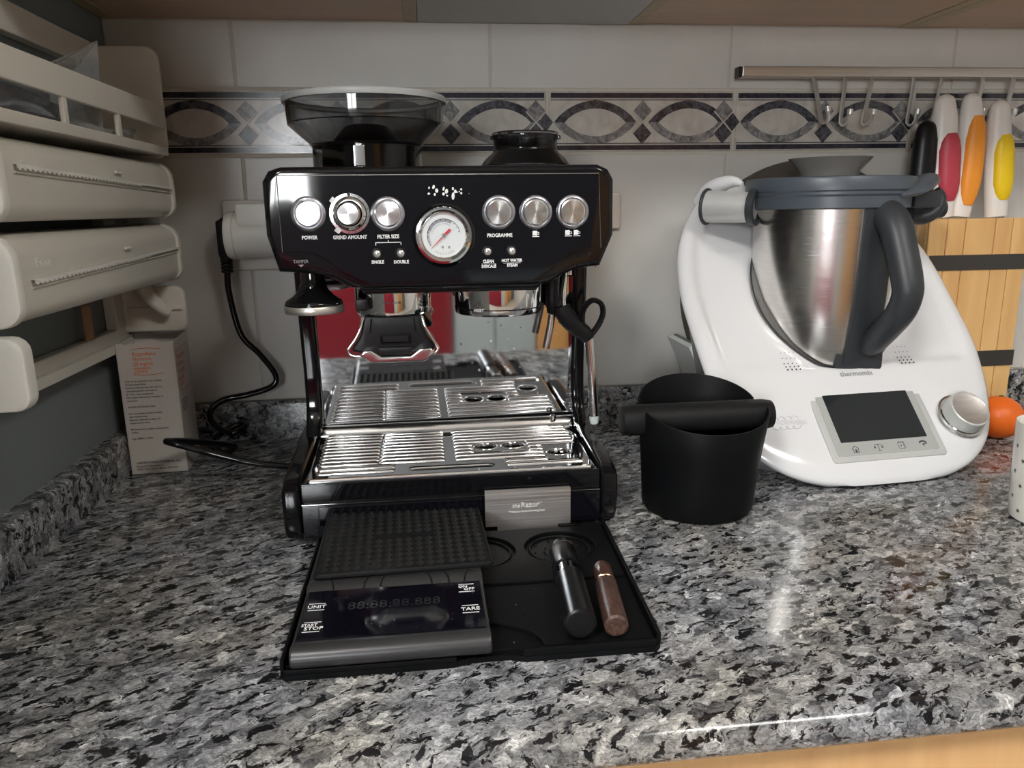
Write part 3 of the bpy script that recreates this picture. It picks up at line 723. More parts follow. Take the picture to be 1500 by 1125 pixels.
# group head
gh = lathe('group_head', [(.043, .2445), (.0462, .2445), (.0462, .2150), (.0450, .2125), (.0425, .2118), (.038, .2118), (.038, .222), (0, .222)], CHROME, cm, 56, (.0770, -.300, 0))
lathe('group_line', [(.0464, .2182), (.0466, .2188), (.0464, .2194)], BLACK, gh, 56, (.0770, -.300, 0))
text('INSERT', .0024, Matrix.Translation((.0530, -.3405, .2186)) @ Matrix.Rotation(R(-31), 4, 'Z') @ Matrix.Rotation(R(90), 4, 'X'), WHITE_PRINT, gh)
text('LOCK TIGHT', .0024, Matrix.Translation((.0980, -.3425, .2186)) @ Matrix.Rotation(R(27), 4, 'Z') @ Matrix.Rotation(R(90), 4, 'X'), DARK_PRINT, gh)
# hot water spout
hw = lathe('hot_water_spout', [(.0075, .262), (.0075, .217), (.0062, .206), (.0048, .204)], BLACK_SATIN, cm, 20, (.1395, -.275, 0))
tube('spout_tube', [(.1392, -.275, .206), (.1368, -.275, .19), (.1318, -.275, .166)], .0042, CHROME_SOFT, hw, seg=12)
# steam wand
sw = tube('steam_wand', [(.1545, -.255, .263), (.1545, -.262, .245), (.1505, -.272, .226), (.1490, -.280, .212)], .0048, CHROME, cm, seg=14, smooth_n=5)
lathe('wand_collar', [(.008, .262), (.008, .245), (.0055, .243)], CHROME_SOFT, sw, 20, (.1610, -.250, 0))
tube('wand_grip', [(.1492, -.280, .2135), (.1515, -.280, .2055), (.1575, -.280, .1975), (.1660, -.280, .1890), (.1745, -.280, .1825), (.1795, -.280, .1755)], [.0088, .0100, .0104, .0098, .0088, .0072], BLACK_RUBBER, sw, seg=16, smooth_n=5)
tube('grip_loop', [(.1740, -.280, .1860), (.1715, -.280, .1990), (.1745, -.280, .2110), (.1830, -.280, .2185), (.1925, -.280, .2150), (.1955, -.280, .2050), (.1915, -.280, .1930), (.1835, -.280, .1815)], .0030, BLACK_RUBBER, sw, seg=10, smooth_n=5, sx=2.2, upv=(1, 0, 0))
tube('wand_tube', [(.1795, -.280, .1790), (.1835, -.280, .135), (.1862, -.280, .0920), (.1866, -.280, .0860)], .0054, CHROME_SOFT, sw, seg=16)
lathe('wand_tip', [(.0054, .0), (.0054, -.006), (.0042, -.0095), (0, -.010)], GREENGREY, sw, 16, (.1866, -.280, .0865))
# water tank edge and side plug behind the head
box('water_tank', (-.120, -.0640, .10), (.16, -.0240, .352), BLACK, cm, bev=.006)
tube('tank_handle', [(-.142, -.062, .318), (-.158, -.062, .316), (-.160, -.062, .302), (-.143, -.062, .300)], .004, BLACK, cm, seg=10, smooth_n=4)

# bean hopper on top (lifts off, part of the machine)
hc = (-.0570, -.205)
hp = lathe('bean_hopper', [(.0600, .3590), (.0600, .3880), (.0615, .3895), (.0845, .4100), (.0862, .4340), (.0838, .4340), (.0822, .4115), (.0600, .3915), (.0582, .3890), (.0582, .3590)], SMOKE, cm, 64, (*hc, 0))
lathe('hopper_rim', [(.0835, .4325), (.0885, .4325), (.0892, .4345), (.0892, .4375), (.0875, .4390), (.0835, .4385)], RIM_GREY, hp, 64, (*hc, 0))
lathe('hopper_cone', [(.0540, .3895), (.0440, .3900), (.0240, .4105), (.0200, .4120), (.0, .4120)], BLACK_SATIN, hp, 40, (*hc, 0))
lathe('hopper_core', [(.0500, .3600), (.0500, .3870), (.0, .3870)], BLACK_SATIN, hp, 40, (*hc, 0))
lathe('hopper_ring', [(.0604, .3870), (.0618, .3890), (.0604, .3905)], BLACK, hp, 64, (*hc, 0))
box('hopper_latch', (-.0680, -.2672, .3640), (-.0560, -.2640, .3850), CHROME, hp, bev=.001)

# dosing cup upside down on the warming tray
dc = thing('dosing_cup', 'small smoked plastic cup standing on top of the black coffee machine', 'cup', (.1195, -.21, .3592))
c_ = lathe('cup_body', [(.0500, .3593), (.0510, .3660), (.0450, .3735), (.0375, .3800), (.0362, .3840), (.0362, .3985), (.0340, .3985), (.0340, .3845), (.0352, .3790), (.0430, .3715), (.0480, .3650), (.0475, .3593)], SMOKE_DARK, dc, 48, (.1195, -.21, 0))
lathe('cup_rim', [(.0340, .3980), (.0372, .3980), (.0378, .4000), (.0368, .4015), (.0340, .4012)], SMOKE_DARK, dc, 48, (.1195, -.21, 0))
for a in (-165, -150, -20):
    q_ = Matrix.Translation((.1195, -.21, .3955)) @ Matrix.Rotation(R(a), 4, 'Z')
    box('cup_tab', (.0355, -.0050, -.0025), (.0405, .0050, .0025), BLACK, dc, bev=.001, mx=q_)

# tamper parked under the head
tp = thing('tamper', 'black tamper with steel base hanging under the coffee machine left corner', 'tamper', (-.1105, -.325, .2205))
lathe('tamper_base', [(0, .2205), (.0285, .2205), (.0292, .2215), (.0292, .2270), (.0285, .2280), (0, .2280)], STEEL_H, tp, 48, (-.1105, -.325, 0))
lathe('tamper_handle', [(.0284, .2281), (.0284, .2300), (.0270, .2325), (.0200, .2370), (.0145, .2430), (.0120, .2500), (.0116, .2605), (.0, .2605)], BLACK, tp, 48, (-.1105, -.325, 0))

# power cord: lies behind, loops and plugs into the adapter
pc = thing('power_cord', 'black power cord looping from the wall plug to the coffee machine', 'cord', (-.25, -.05, 0))
tube('cable', [(-.2610, -.042, .246), (-.2617, -.041, .212), (-.2530, -.036, .156), (-.2310, -.034, .127), (-.2125, -.034, .0975), (-.2170, -.036, .0815), (-.2480, -.038, .0715), (-.2850, -.042, .0650), (-.3000, -.055, .0500),
               (-.2850, -.075, .0350), (-.2620, -.085, .0300), (-.2500, -.070, .0350), (-.2620, -.050, .0330), (-.2900, -.070, .0200), (-.2750, -.110, .0100), (-.2550, -.120, .0220), (-.2900, -.170, .0450), (-.3080, -.200, .0560), (-.3030, -.207, .0560), (-.2650, -.205, .0420), (-.2250, -.205, .0290), (-.1850, -.203, .0200), (-.1480, -.200, .0150)],
     .0042, BLACK, pc, seg=10, smooth_n=7)
pl_ = prism('plug', [(-.2680, .3070), (-.2545, .3150), (-.2545, .2640), (-.2570, .2560), (-.2655, .2560), (-.2680, .2660)], 'y', -.056, -.028, BLACK_RUBBER, pc, bev=.004, seg=2)
for k in range(4): lathe('strain_rib', [(.0058, .0), (.0078, .0008), (.0078, .0034), (.0058, .0042)], BLACK_RUBBER, pl_, 16, (-.2610, -.042, .2400 + .0045 * k))
# wall socket plate and white adapter
so = struct(box('trim_3', (-.268, -.012, .240), (-.168, -.0062, .335), IVORY, None, bev=.004)); so.name = 'trim_3'
ad = thing('plug_adapter', 'round white plug adapter in the socket left of the coffee machine', 'adapter', (-.225, -.04, .29))
lathe('adapter_body', [(.0, -.2545), (.0290, -.2545), (.0312, -.2500), (.0312, -.2360), (.0298, -.2330), (.0298, -.1900), (0, -.1900)], WHITE_CAP, ad, 40, (-.0, -.0470, .2890), ROT_X)
lathe('adapter_ring', [(.0312, -.2440), (.0317, -.2436), (.0317, -.2424), (.0312, -.2420)], IVORY, ad, 40, (-.0, -.0470, .2890), ROT_X)
box('adapter_block', (-.2370, -.0760, .3000), (-.172, -.0130, .3300), WHITE_CAP, ad, bev=.004)
sp_ = struct(box('trim_4', (.205, -.014, .287), (.2830, -.0062, .338), IVORY2, None, bev=.004))

# dose trimming tool stuck upright in the tray behind the cups
rz = thing('trimming_tool', 'brushed steel trimming blade standing upright against the drip tray front', 'kitchen tool', (.093, -.397, 0))
prism('blade_plate', [(.0506, .0480), (.1350, .0480), (.1366, .0465), (.1366, .0085), (.1240, .0085), (.1240, .0040), (.0625, .0040), (.0625, .0095), (.0506, .0095)], 'y', -.3975, -.3960, STEEL_H, rz)
text('the', .0042, FRONT(.0812, -.3977, .0302), WHITE_PRINT, rz, shear=.25); text('Razor', .0054, FRONT(.0955, -.3977, .0306), WHITE_PRINT, rz); text('TM', .0012, FRONT(.1062, -.3977, .0328), WHITE_PRINT, rz)
text('Precision dose trimming tool', .0022, FRONT(.0925, -.3977, .0242), WHITE_PRINT, rz, squeeze=.98)

# ================================================================== ACCESSORY TRAY, SCALE, TOOLS
at = thing('accessory_tray', 'black plastic coffee station tray under the scale, in front of the coffee machine', 'tray', (.03, -.505, 0))
TX0, TX1, TY0, TY1 = -.1115, .1660, -.6170, -.4020
def trap(x, y): return (x + (.0060 * (y - TY0) / .215 if x > .03 else 0.0), y)
circ = lambda cx, cy, r, n=28: [(cx + r * math.cos(-2 * PI * i / n), cy + r * math.sin(-2 * PI * i / n)) for i in range(n)]
outer = [(TX0, TY0 + .004), (TX0, TY1), (.1700, TY1), (.1625, TY0 + .004), (.1585, TY0), (.062, TY0), (.050, TY0 + .004), (.020, TY0 + .004), (.010, TY0), (TX0 + .004, TY0)]
prism('tray_floor', outer, 'z', .0, .0045, BLACK_PLASTIC, at)
holed_plate('tray_deck', [(TX0 + .003, -.512), (TX0 + .003, TY1 - .003), (.1665, TY1 - .003), (.1630, -.512)], [circ(.1165, -.4490, .0335), circ(.0410, -.4500, .0335)], .0040, .0006, BLACK_PLASTIC, at, Matrix.Translation((0, 0, .0066)))
holed_plate('tray_deck', [(TX0 + .003, TY0 + .008), (TX0 + .003, -.5150), (.1628, -.5150), (.1595, TY0 + .008)], [[(.0150 + .062 * math.cos(R(-t)), TY0 + .0085 + .040 * math.sin(R(t)) * -1 + 0) for t in range(180, 361, 12)][::-1]], .0026, .0005, BLACK_PLASTIC, at, Matrix.Translation((0, 0, .0059)))
prism('tray_rim', [(.1628, TY0 + .004), (.1700, TY1), (.1672, TY1), (.1598, TY0 + .004)], 'z', .0045, .0135, BLACK_PLASTIC, at, bev=.0008)
box('tray_rim', (TX0, TY0 + .004, .0045), (TX0 + .0028, TY1, .0135), BLACK_PLASTIC, at, bev=.0008)
box('tray_rim', (TX0 + .003, TY0, .0045), (.012, TY0 + .0026, .0085), BLACK_PLASTIC, at, bev=.0008)
box('tray_rim', (.060, TY0, .0045), (.1590, TY0 + .0026, .0100), BLACK_PLASTIC, at, bev=.0008)
box('tray_back', (TX0, TY1 - .0040, .0045), (.0480, TY1 - .0005, .0240), BLACK_PLASTIC, at, bev=.0008)
box('tray_back', (.1245, TY1 - .0030, .0045), (.1680, TY1 - .0005, .0100), BLACK_PLASTIC, at, bev=.0006)
for cx_, n in ((.1165, 10), (.0410, 0)):
    tube('holder_ring', [(cx_ + .0285 * math.cos(t), -.4490 + .0285 * math.sin(t), .0054) for t in [2 * PI * i / 36 for i in range(36)]], .0012, BLACK_PLASTIC, at, seg=6, closed=True)
bm = bmesh.new()
for i in range(26):
    a = R(random.uniform(0, 360)); r = .026 * math.sqrt(random.random())
    bmesh.ops.create_icosphere(bm, subdivisions=1, radius=.0010, matrix=Matrix.Translation((.1165 + r * math.cos(a), -.4490 + r * math.sin(a), .0050)))
frombm('holder_nub', bm, BLACK_PLASTIC, at, kind='stuff')

scl = thing('coffee_scale', 'black coffee scale with dark display and ribbed rubber mat on the black tray', 'scale', (-.033, -.52, .0085))
SX0, SX1 = -.1035, .0375
def yz(name, pr, m, x0=SX0, x1=SX1, bev=.003, par=None): return prism(name, pr, 'x', x0, x1, m, par or scl, bev=bev)
arc = lambda cy, cz, ry, rz_, a0, a1, n=8: [(cy + ry * math.cos(R(a0 + (a1 - a0) * i / n)), cz + rz_ * math.sin(R(a0 + (a1 - a0) * i / n))) for i in range(n + 1)]
# one moulded housing: rounded front bar, recessed display bed, rounded ridge, platform
prof = [(-.4085, .0095), (-.4085, .0272), (-.516, .0272)] + arc(-.5270, .0180, .0125, .0100, 55, 140) + [(-.5375, .0245), (-.6065, .0235)] + arc(-.6125, .0170, .0095, .0085, 75, 250) + [(-.6145, .0095)]
yz('scale_housing', prof, GUNMETAL, bev=.0025)
dg_ = prism('display_glass', [(-.5385, .0244), (-.6060, .0234), (-.6060, .0249), (-.5385, .0259)], 'x', SX0 + .0028, SX1 - .0028, BLACK_GLASS, scl, bev=.0004)
SLOPE = Matrix.Rotation(math.atan2(.0010, .0675), 4, 'X')
DZ = lambda y: .0251 + (y + .6060) * .0010 / .0675
def stext(s, x, y, h, m=WHITE_PRINT, sq=1.0, al='CENTER', bold=.00008): text(s, h, Matrix.Translation((x, y, DZ(y))) @ SLOPE, m, dg_, squeeze=sq, bold=bold, align=al)
stext('UNIT', -.0915, -.5625, .0042); stext('START', -.0935, -.5880, .0034, sq=.8); stext('STOP', -.0900, -.5925, .0040)
stext('ON', .0205, -.5470, .0032); stext('OFF', .0252, -.5510, .0034); stext('TARE', .0245, -.5810, .0042)
for x, y in ((-.0915, -.5578), (-.0915, -.5672), (-.0915, -.5842), (-.0915, -.5967), (.0232, -.5435), (.0232, -.5550), (.0245, -.5760), (.0245, -.5862)):
    box('printed_line', (x - .0062, y - .0003, DZ(y) - .0001), (x + .0062, y + .0003, DZ(y) + .00015), WHITE_PRINT, dg_)
stext('88:88:88.888', -.0330, -.5650, .0105, FAINT_PRINT, .92, bold=0); stext('ST VX', -.0745, -.5520, .0030, FAINT_PRINT, 1, bold=0)
for x, s_ in ((-.084, 1), (-.056, -1), (-.043, -1), (-.006, 1), (.008, 1), (.0245, -1)):
    pts = [(x - .0022 * s_, -.5185, .0275), (x - .001 * s_, -.5240, .0281), (x + .0012 * s_, -.5310, .0276), (x + .0022 * s_, -.5365, .0258)]
    tube('ridge_groove', pts, .0006, BLACK_SATIN, scl, seg=6, smooth_n=4)
# rubber mat with raised arrow ribs
MZ = .0305
MM = Matrix.Translation((-.0280, -.4535, 0)) @ Matrix.Rotation(R(1.6), 4, 'Z')
mt = prism('rubber_mat', rr_poly(-.0735, .0740, -.0665, .0640, .004), 'z', .0274, MZ, BLACK_RUBBER, scl, bev=.0008, mx=MM)
tube('mat_border', [MM @ Vector((p[0], p[1], MZ)) for p in rr_poly(-.0720, .0725, -.0650, .0625, .004)], .0008, BLACK_RUBBER, mt, seg=6, closed=True)
bm = bmesh.new()
for r_ in range(13):
    for c in range(16):
        x = -.0655 + c * .00875; y = -.0580 + r_ * .0096
        if 6 <= r_ <= 6 and 5 <= c <= 10: continue
        a = [bm.verts.new(MM @ Vector((x + dx, y + dy, MZ + dz))) for dx, dy, dz in ((-.0040, .0026, 0), (.0040, .0026, 0), (0, -.0036, 0), (0, .0012, .0030))]
        bm.faces.new((a[0], a[1], a[3])); bm.faces.new((a[1], a[2], a[3])); bm.faces.new((a[2], a[0], a[3]))
frombm('mat_rib', bm, RIB_RUBBER, mt, smooth=False, kind='stuff')
bx_ = prism('mat_plain_strip', rr_poly(-.024, .030, -.0022, .0030, .001), 'z', MZ - .0002, MZ + .0006, BLACK_RUBBER, mt, mx=MM)

def along(p0, p1):
    p0 = Vector(p0); p1 = Vector(p1); z = (p1 - p0).normalized(); x = Vector((0, 0, 1)).cross(z).normalized(); y = z.cross(x)
    return Matrix(((x.x, y.x, z.x, p0.x), (x.y, y.y, z.y, p0.y), (x.z, y.z, z.z, p0.z), (0, 0, 0, 1)))
L0 = Vector((.1035, -.6080, .0213)); L1 = Vector((.1130, -.4750, .0213)); A = along(L0, L1); ln = (L1 - L0).length
wd = thing('needle_stirrer', 'thick black metal needle stirrer lying on the black tray', 'stirrer', (.108, -.54, .009))
lathe('stirrer_cap', [(0, 0), (.0100, 0), (.0122, .0012), (.0122, .0030), (.0120, .0700), (.0100, .0702)], BLACK_METAL, wd, 32, mx=A)
lathe('cap_disc', [(0, -.0004), (.0098, -.0004), (.0104, .0006)], BLACK_SATIN, wd, 32, mx=A)
lathe('stirrer_neck', [(.0104, .0700), (.0104, .0860)], BLACK_PANEL, wd, 32, mx=A)
lathe('stirrer_body', [(.0100, .0860), (.0118, .0862), (.0118, ln - .014), (.0108, ln - .012), (.0085, ln - .0115), (.0085, ln - .001), (.007, ln), (0, ln)], BLACK_METAL, wd, 32, mx=A)
lathe('stirrer_ring', [(.0119, ln - .0150), (.0121, ln - .0145), (.0119, ln - .0140)], CHROME_SOFT, wd, 32, mx=A)
L0 = Vector((.1305, -.6080, .0174)); L1 = Vector((.1415, -.5130, .0174)); A = along(L0, L1); ln = (L1 - L0).length
wk = thing('walnut_tool', 'small walnut handled tool with brass ring lying beside the black stirrer', 'kitchen tool', (.136, -.56, .009))
lathe('wood_handle', [(0, 0), (.0072, .0), (.0090, .0014), (.0092, .010), (.0090, .0640), (.0078, .0660)], WALNUT, wk, 32, mx=A)
lathe('brass_ring', [(.0080, .0655), (.0086, .0660), (.0086, .0680), (.0080, .0685)], BRASS, wk, 32, mx=A)
lathe('wood_cap', [(.0076, .0684), (.0080, .0690), (.0078, ln - .004), (.0066, ln - .0008), (0, ln)], woodmat('walnut_dark', (.03, .012, .009), (.07, .03, .02), (60, 30, 60), .35, .2), wk, 32, mx=A)

# ================================================================== KNOCK BOX
kb = thing('knock_box', 'black round knock box with a rubber bar across its open top', 'knock box', (.2790, -.3500, 0))
NS = 144; vs = []; fs = []
def zrim(a):
    s = math.sin(a)
    if -.20 < s < .26: return .0860                       # notch that carries the bar
    return .0990 + .0170 * (1 - abs(s)) ** 1.2 if s < 0 else .1110 + .0210 * ((s - .26) / .74) ** .8
kc = Vector((.2850, -.3500, 0)); KP = []
prof_o = [(.0520, .0005), (.0570, .0015), (.0588, .0050), (.0605, .030), (.0640, .070)]
for a_i in range(NS):
    a = 2 * PI * a_i / NS; zt = zrim(a); col = []
    for r, z in prof_o: col.append((r, z))
    ro = .0640 + (zt - .07) * .11
    col += [(ro, zt - .001), (ro - .0006, zt), (ro - .0018, zt), (ro - .0024, zt - .001), (.0610, .070), (.0575, .030), (.0545, .006)]
    for r, z in col: vs.append((kc.x + r * math.cos(a) + .003 * z / .1, kc.y + r * math.sin(a), z))
nc = len(prof_o) + 7
for i in range(NS):
    j = (i + 1) % NS
    for k in range(nc - 1): fs.append((i * nc + k, j * nc + k, j * nc + k + 1, i * nc + k + 1))
fs.append([i * nc for i in range(NS)][::-1]); fs.append([i * nc + nc - 1 for i in range(NS)])
mesh('box_body', vs, fs, BLACK_PLASTIC, kb, auto=50)
tube('knock_bar', [(.1990, -.347, .0985), (.2010, -.347, .0985), (.2100, -.347, .0985), (.3560, -.347, .0985), (.3650, -.347, .0985), (.3670, -.347, .0985)], [.010, .0150, .0165, .0165, .0150, .010], BLACK_RUBBER, kb, seg=24)

# droplets of water left on black surfaces
def drops(name, pts, par):
    bm = bmesh.new()
    for p, r in pts: bmesh.ops.create_icosphere(bm, subdivisions=2, radius=r, matrix=Matrix.Translation(p))
    frombm(name, bm, WATER, par, kind='stuff')
pts = []
for i in range(26):
    a = R(random.uniform(200, 320)); z = random.uniform(.012, .092); r = .0585 + .11 * (z * .55)
    pts.append((Vector((kc.x + r * math.cos(a) + .03 * z, kc.y + r * math.sin(a), z)), random.uniform(.0004, .0009)))
for i in range(22):
    a = R(random.uniform(30, 120)); pts.append((Vector((random.uniform(.222, .345), -.347 - .0165 * math.cos(a), .0985 + .0165 * math.sin(a))), random.uniform(.0004, .0010)))
drops('water_drop', pts, kb)
pts = [(Vector((random.uniform(.04, .155), random.uniform(-.605, -.43), .0080)), random.uniform(.0003, .0006)) for i in range(55)]
drops('water_drop', pts, at)
pts = [(Vector((random.uniform(-.098, .032), y, DZ(y) + .0001)), random.uniform(.0002, .0005)) for y in [random.uniform(-.604, -.54) for i in range(24)]]
drops('water_drop', pts, scl)
pts = [(Vector((x, HY - .0003, z)), random.uniform(.0004, .0009)) for x, z in [(random.uniform(.112, .172), random.uniform(.262, .276)) for i in range(46)]]
pts += [(MQ @ Vector((random.uniform(.01, .14), -.0003, random.uniform(0, .095))), random.uniform(.0007, .0013)) for i in range(26)]
drops('water_drop', pts, cm)

# ================================================================== WHITE FOOD PROCESSOR
TMC = (.5156, -.1899, 0); TMR = .0781
tm = thing('food_processor', 'large white food processor with steel jug and touch screen', 'food processor', TMC, TMR, local=True)
KV = np.linspace(-1, 1, 6); KZ = np.array([.012, .0661, .1447, .2054, .2739, .3600])
_vv = np.linspace(-1.4, 1.4, 561); _pz = np.interp(_vv, KV, KZ); _pz[_vv < -1] = KZ[0] - (-1 - _vv[_vv < -1]) * .13; _pz[_vv > 1] = KZ[-1] + (_vv[_vv > 1] - 1) * .1
_k = np.exp(-np.linspace(-2, 2, 61) ** 2); _k /= _k.sum(); _sm = np.convolve(_pz, _k, 'same'); _sm[:40] = _pz[:40]; _sm[-40:] = _pz[-40:]
TA, TB, TN, TT = .1893, .1412, 2.8, -.03
def outl(t, s=1.0):
    c, s_ = math.cos(t), math.sin(t)
    u = math.copysign(abs(c) ** (2 / TN), c); v = math.copysign(abs(s_) ** (2 / TN), s_)
    return Vector((TA * s * u * (1 - TT * (v + 1) / 2), TB * s * v))
def surf(x, y):
    z = float(np.interp(y / TB, _vv, _sm))
    if y > .03:
        d = math.hypot(x, y - .03); k = max(0, min(1, (d - .106) / .03)); k = k * k * (3 - 2 * k)
        z = min(z, .297 + k * .09)
    return z
HC = Vector((0, .030)); HRX, HRY = .0940, .0750
sst = lambda v, a, b: (lambda t: t * t * (3 - 2 * t))(max(0, min(1, (v - a) / (b - a))))
def recess(x, y, f):      # rounded outer rim, dished field around the jug, flatter front panel
    return .0045 - .0075 * max(0, (f - .86) / .14) ** 2.5 - .0085 * sst(y, -.050, -.036) * (1 - sst(f, .70, .86))
NT, NR = 168, 26; vs = []; fs = []
for j in range(NR + 1):
    f = j / NR
    for i in range(NT):
        t = 2 * PI * i / NT
        h = Vector((HC.x + HRX * math.cos(t), HC.y + HRY * math.sin(t))); o = outl(t, .988)
        p = h.lerp(o, f); z = surf(p.x, p.y) + recess(p.x, p.y, f)
        if f < .12: z -= .004 * (1 - f / .12) ** 2
        vs.append((p.x, p.y, z))
def ring(fn):
    b = len(vs)
    for i in range(NT): vs.append(fn(2 * PI * i / NT, i))
    return b
def quad(a, b):
    for i in range(NT): fs.append((a + i, a + (i + 1) % NT, b + (i + 1) % NT, b + i))
for j in range(NR): quad(j * NT, (j + 1) * NT)
last = NR * NT
def lowring(s, dz, zmin):
    def fn(t, i):
        o = outl(t, s); zz = vs[last + i][2]; return (o.x, o.y, max(zmin, zz - dz))
    return fn
r1 = ring(lowring(1.0, .004, .004)); quad(last, r1)
r1b = ring(lowring(.998, .008, .0035)); quad(r1, r1b)
r2_ = ring(lowring(.975, .012, .003)); quad(r1b, r2_)
r3 = ring(lambda t, i: (outl(t, .84).x + .012, outl(t, .84).y + .012, max(.003, vs[last + i][2] * .25))); quad(r2_, r3)
r4 = ring(lambda t, i: (outl(t, .78).x + .012, outl(t, .78).y + .014, .0012)); quad(r3, r4)
fs.append([r4 + i for i in range(NT)])
h1 = ring(lambda t, i: (HC.x + HRX * .985 * math.cos(t), HC.y + HRY * .985 * math.sin(t), vs[i][2] - .004)); quad(h1, 0)
h2 = ring(lambda t, i: (HC.x + HRX * .85 * math.cos(t), HC.y + HRY * .88 * math.sin(t), max(.09, vs[i][2] - .06))); quad(h2, h1)
fs.append([h2 + i for i in range(NT)])
shell = mesh('shell', vs, fs, TM_WHITE, tm, auto=60)
tube('opening_gap_shade', [(HC.x + HRX * .975 * math.cos(2 * PI * i / 60), HC.y + HRY * .975 * math.sin(2 * PI * i / 60), surf(HC.x + HRX * math.cos(2 * PI * i / 60), HC.y + HRY * math.sin(2 * PI * i / 60)) - .0055) for i in range(60)], .0010, TM_DARK, shell, seg=6, closed=True)  # thin dark ring standing for the shade in the gap round the jug
def onsurf(x, y, lift=0.0, rz=0.0):
    e = .004; z = surf(x, y) + .0046 - .0085 * sst(y, -.050, -.036)
    n = Vector((-(surf(x + e, y) - surf(x - e, y)) / (2 * e), -(surf(x, y + e) - surf(x, y - e)) / (2 * e), 1)).normalized()
    X = Vector((1, 0, 0)); X = (X - n * X.dot(n)).normalized(); Y = n.cross(X); p = Vector((x, y, z)) + n * lift
    return Matrix(((X.x, Y.x, n.x, p.x), (X.y, Y.y, n.y, p.y), (X.z, Y.z, n.z, p.z), (0, 0, 0, 1))) @ Matrix.Rotation(rz, 4, 'Z')
# touch screen
SM = onsurf(.006, -.0930, .0012)
fr_ = prism('screen_frame', rr_poly(-.0745, .0745, -.0500, .0545, .005), 'z', -.006, .0016, TM_SILVER, tm, bev=.0012, mx=SM)
prism('screen_panel', rr_poly(-.0665, .0665, -.0425, .0470, .002), 'z', .0010, .0022, TM_FRAME, fr_, bev=.0004, mx=SM)
prism('screen_glass', rr_poly(-.0570, .0565, -.0255, .0385, .0008), 'z', .0020, .0026, TM_SCREEN, fr_, mx=SM)
def tmprint(name, polys, m_, MX, par=None):
    for pg in polys:
        bm = bmesh.new()
        for poly in pg: 
            bm.faces.new([bm.verts.new(MX @ Vector((p[0], p[1], .0024))) for p in poly])
        frombm(name, bm, m_, par or fr_, smooth=False)
def rect(x0, x1, y0, y1): return [(x0, y0), (x1, y0), (x1, y1), (x0, y1)]
iy = -.0345
ic = []
x = -.042; ic.append([[(x - .0052, iy), (x, iy + .0045), (x + .0052, iy), (x + .0040, iy), (x, iy + .0034), (x - .0040, iy)], rect(x - .0036, x - .0028, iy - .0042, iy + .0004), rect(x + .0028, x + .0036, iy - .0042, iy + .0004), rect(x - .0036, x + .0036, iy - .0048, iy - .0040), rect(x - .0012, x + .0014, iy - .0042, iy - .0005)])
x = -.012; ic.append([rect(x - .0048, x + .0048, iy + .0030, iy + .0036), rect(x - .0004, x + .0004, iy - .0046, iy + .0046), rect(x - .0026, x + .0026, iy - .0050, iy - .0044), [(x - .0062, iy - .001), (x - .0034, iy - .001), (x - .0048, iy + .0032)], [(x + .0034, iy - .001), (x + .0062, iy - .001), (x + .0048, iy + .0032)]])
x = .018; ic.append([rect(x - .0040, x + .0034, iy + .0034, iy + .0040), rect(x - .0040, x + .0034, iy - .0046, iy - .0040), rect(x - .0040, x - .0034, iy - .0046, iy + .0040), rect(x + .0028, x + .0034, iy - .0046, iy + .0040), rect(x + .0040, x + .0046, iy - .0036, iy + .0048), rect(x - .0030, x + .0046, iy + .0044, iy + .0049), rect(x - .0008, x + .0002, iy - .0014, iy + .0012)])
x = .047; ic.append([[(x + .0052 * math.cos(R(t)), iy + .0012 + .0032 * math.sin(R(t))) for t in range(-20, 200, 20)] + [(x + .0038 * math.cos(R(t)), iy + .0006 + .0016 * math.sin(R(t))) for t in range(200, -21, -20)], [(x - .0020, iy - .0008), (x + .0012, iy + .0008), (x + .0008, iy - .0034)], [(x + .0008, iy - .0002), (x + .0046, iy - .0006), (x + .0050, iy + .001), (x + .001, iy + .0008)]])
tmprint('screen_icon', ic, DARK_PRINT, SM)
text('thermomix', .0066, onsurf(.0035, -.0535, .0008), GREY_PRINT, shell, squeeze=1.05, bold=.00010)
text('VORWERK', .0058, onsurf(-.1010, -.0880, .0006, R(-3)), mat('pale_grey_print', (.55, .56, .58), .5), shell, squeeze=.98, bold=.0001)
VM = onsurf(-.1090, -.0880, .0008)
for sx_ in (-.012, -.0035, .005, .0135):
    for sgn in (1, -1): tube('emblem_line', [VM @ Vector((sx_ + .0052 * math.cos(R(t)), sgn * (.0042 + .0042 * math.sin(R(t))), 0)) for t in range(0, 181, 30)], .00035, MATS['pale_grey_print'], shell, seg=4)
for sx_, nm in ((-.0775, 0), (.0785, 0)):
    bm = bmesh.new()
    for r_ in range(5):
        for c in range(4):
            q_ = onsurf(sx_ + (c - 1.5) * .0056, -.0380 + (r_ - 2) * .0046, .0014)
            rr_ = .0006 + .00016 * (4 - r_)
            bm.faces.new([bm.verts.new(q_ @ Vector((rr_ * math.cos(t), rr_ * math.sin(t), 0))) for t in [2 * PI * i / 8 for i in range(8)]])
    frombm('speaker_hole', bm, DARK_PRINT, shell, smooth=False, kind='stuff')
KM = onsurf(.1205, -.0945, .0005)
kn = lathe('knob', [(.0290, 0), (.0298, .0015), (.0290, .0040), (.0265, .0045), (.0255, .0060)], CHROME_SOFT, tm, 48, mx=KM)
lathe('knob_grip', [(.0254, .0050), (.0250, .0140), (.0245, .0190), (.0238, .0215), (.0222, .0222), (.0212, .0212)], TM_SILVER, kn, 48, mx=KM)
lathe('knob_face', [(.0214, .0210), (.0160, .0196), (.0, .0186)], STEEL_H, kn, 48, mx=KM)
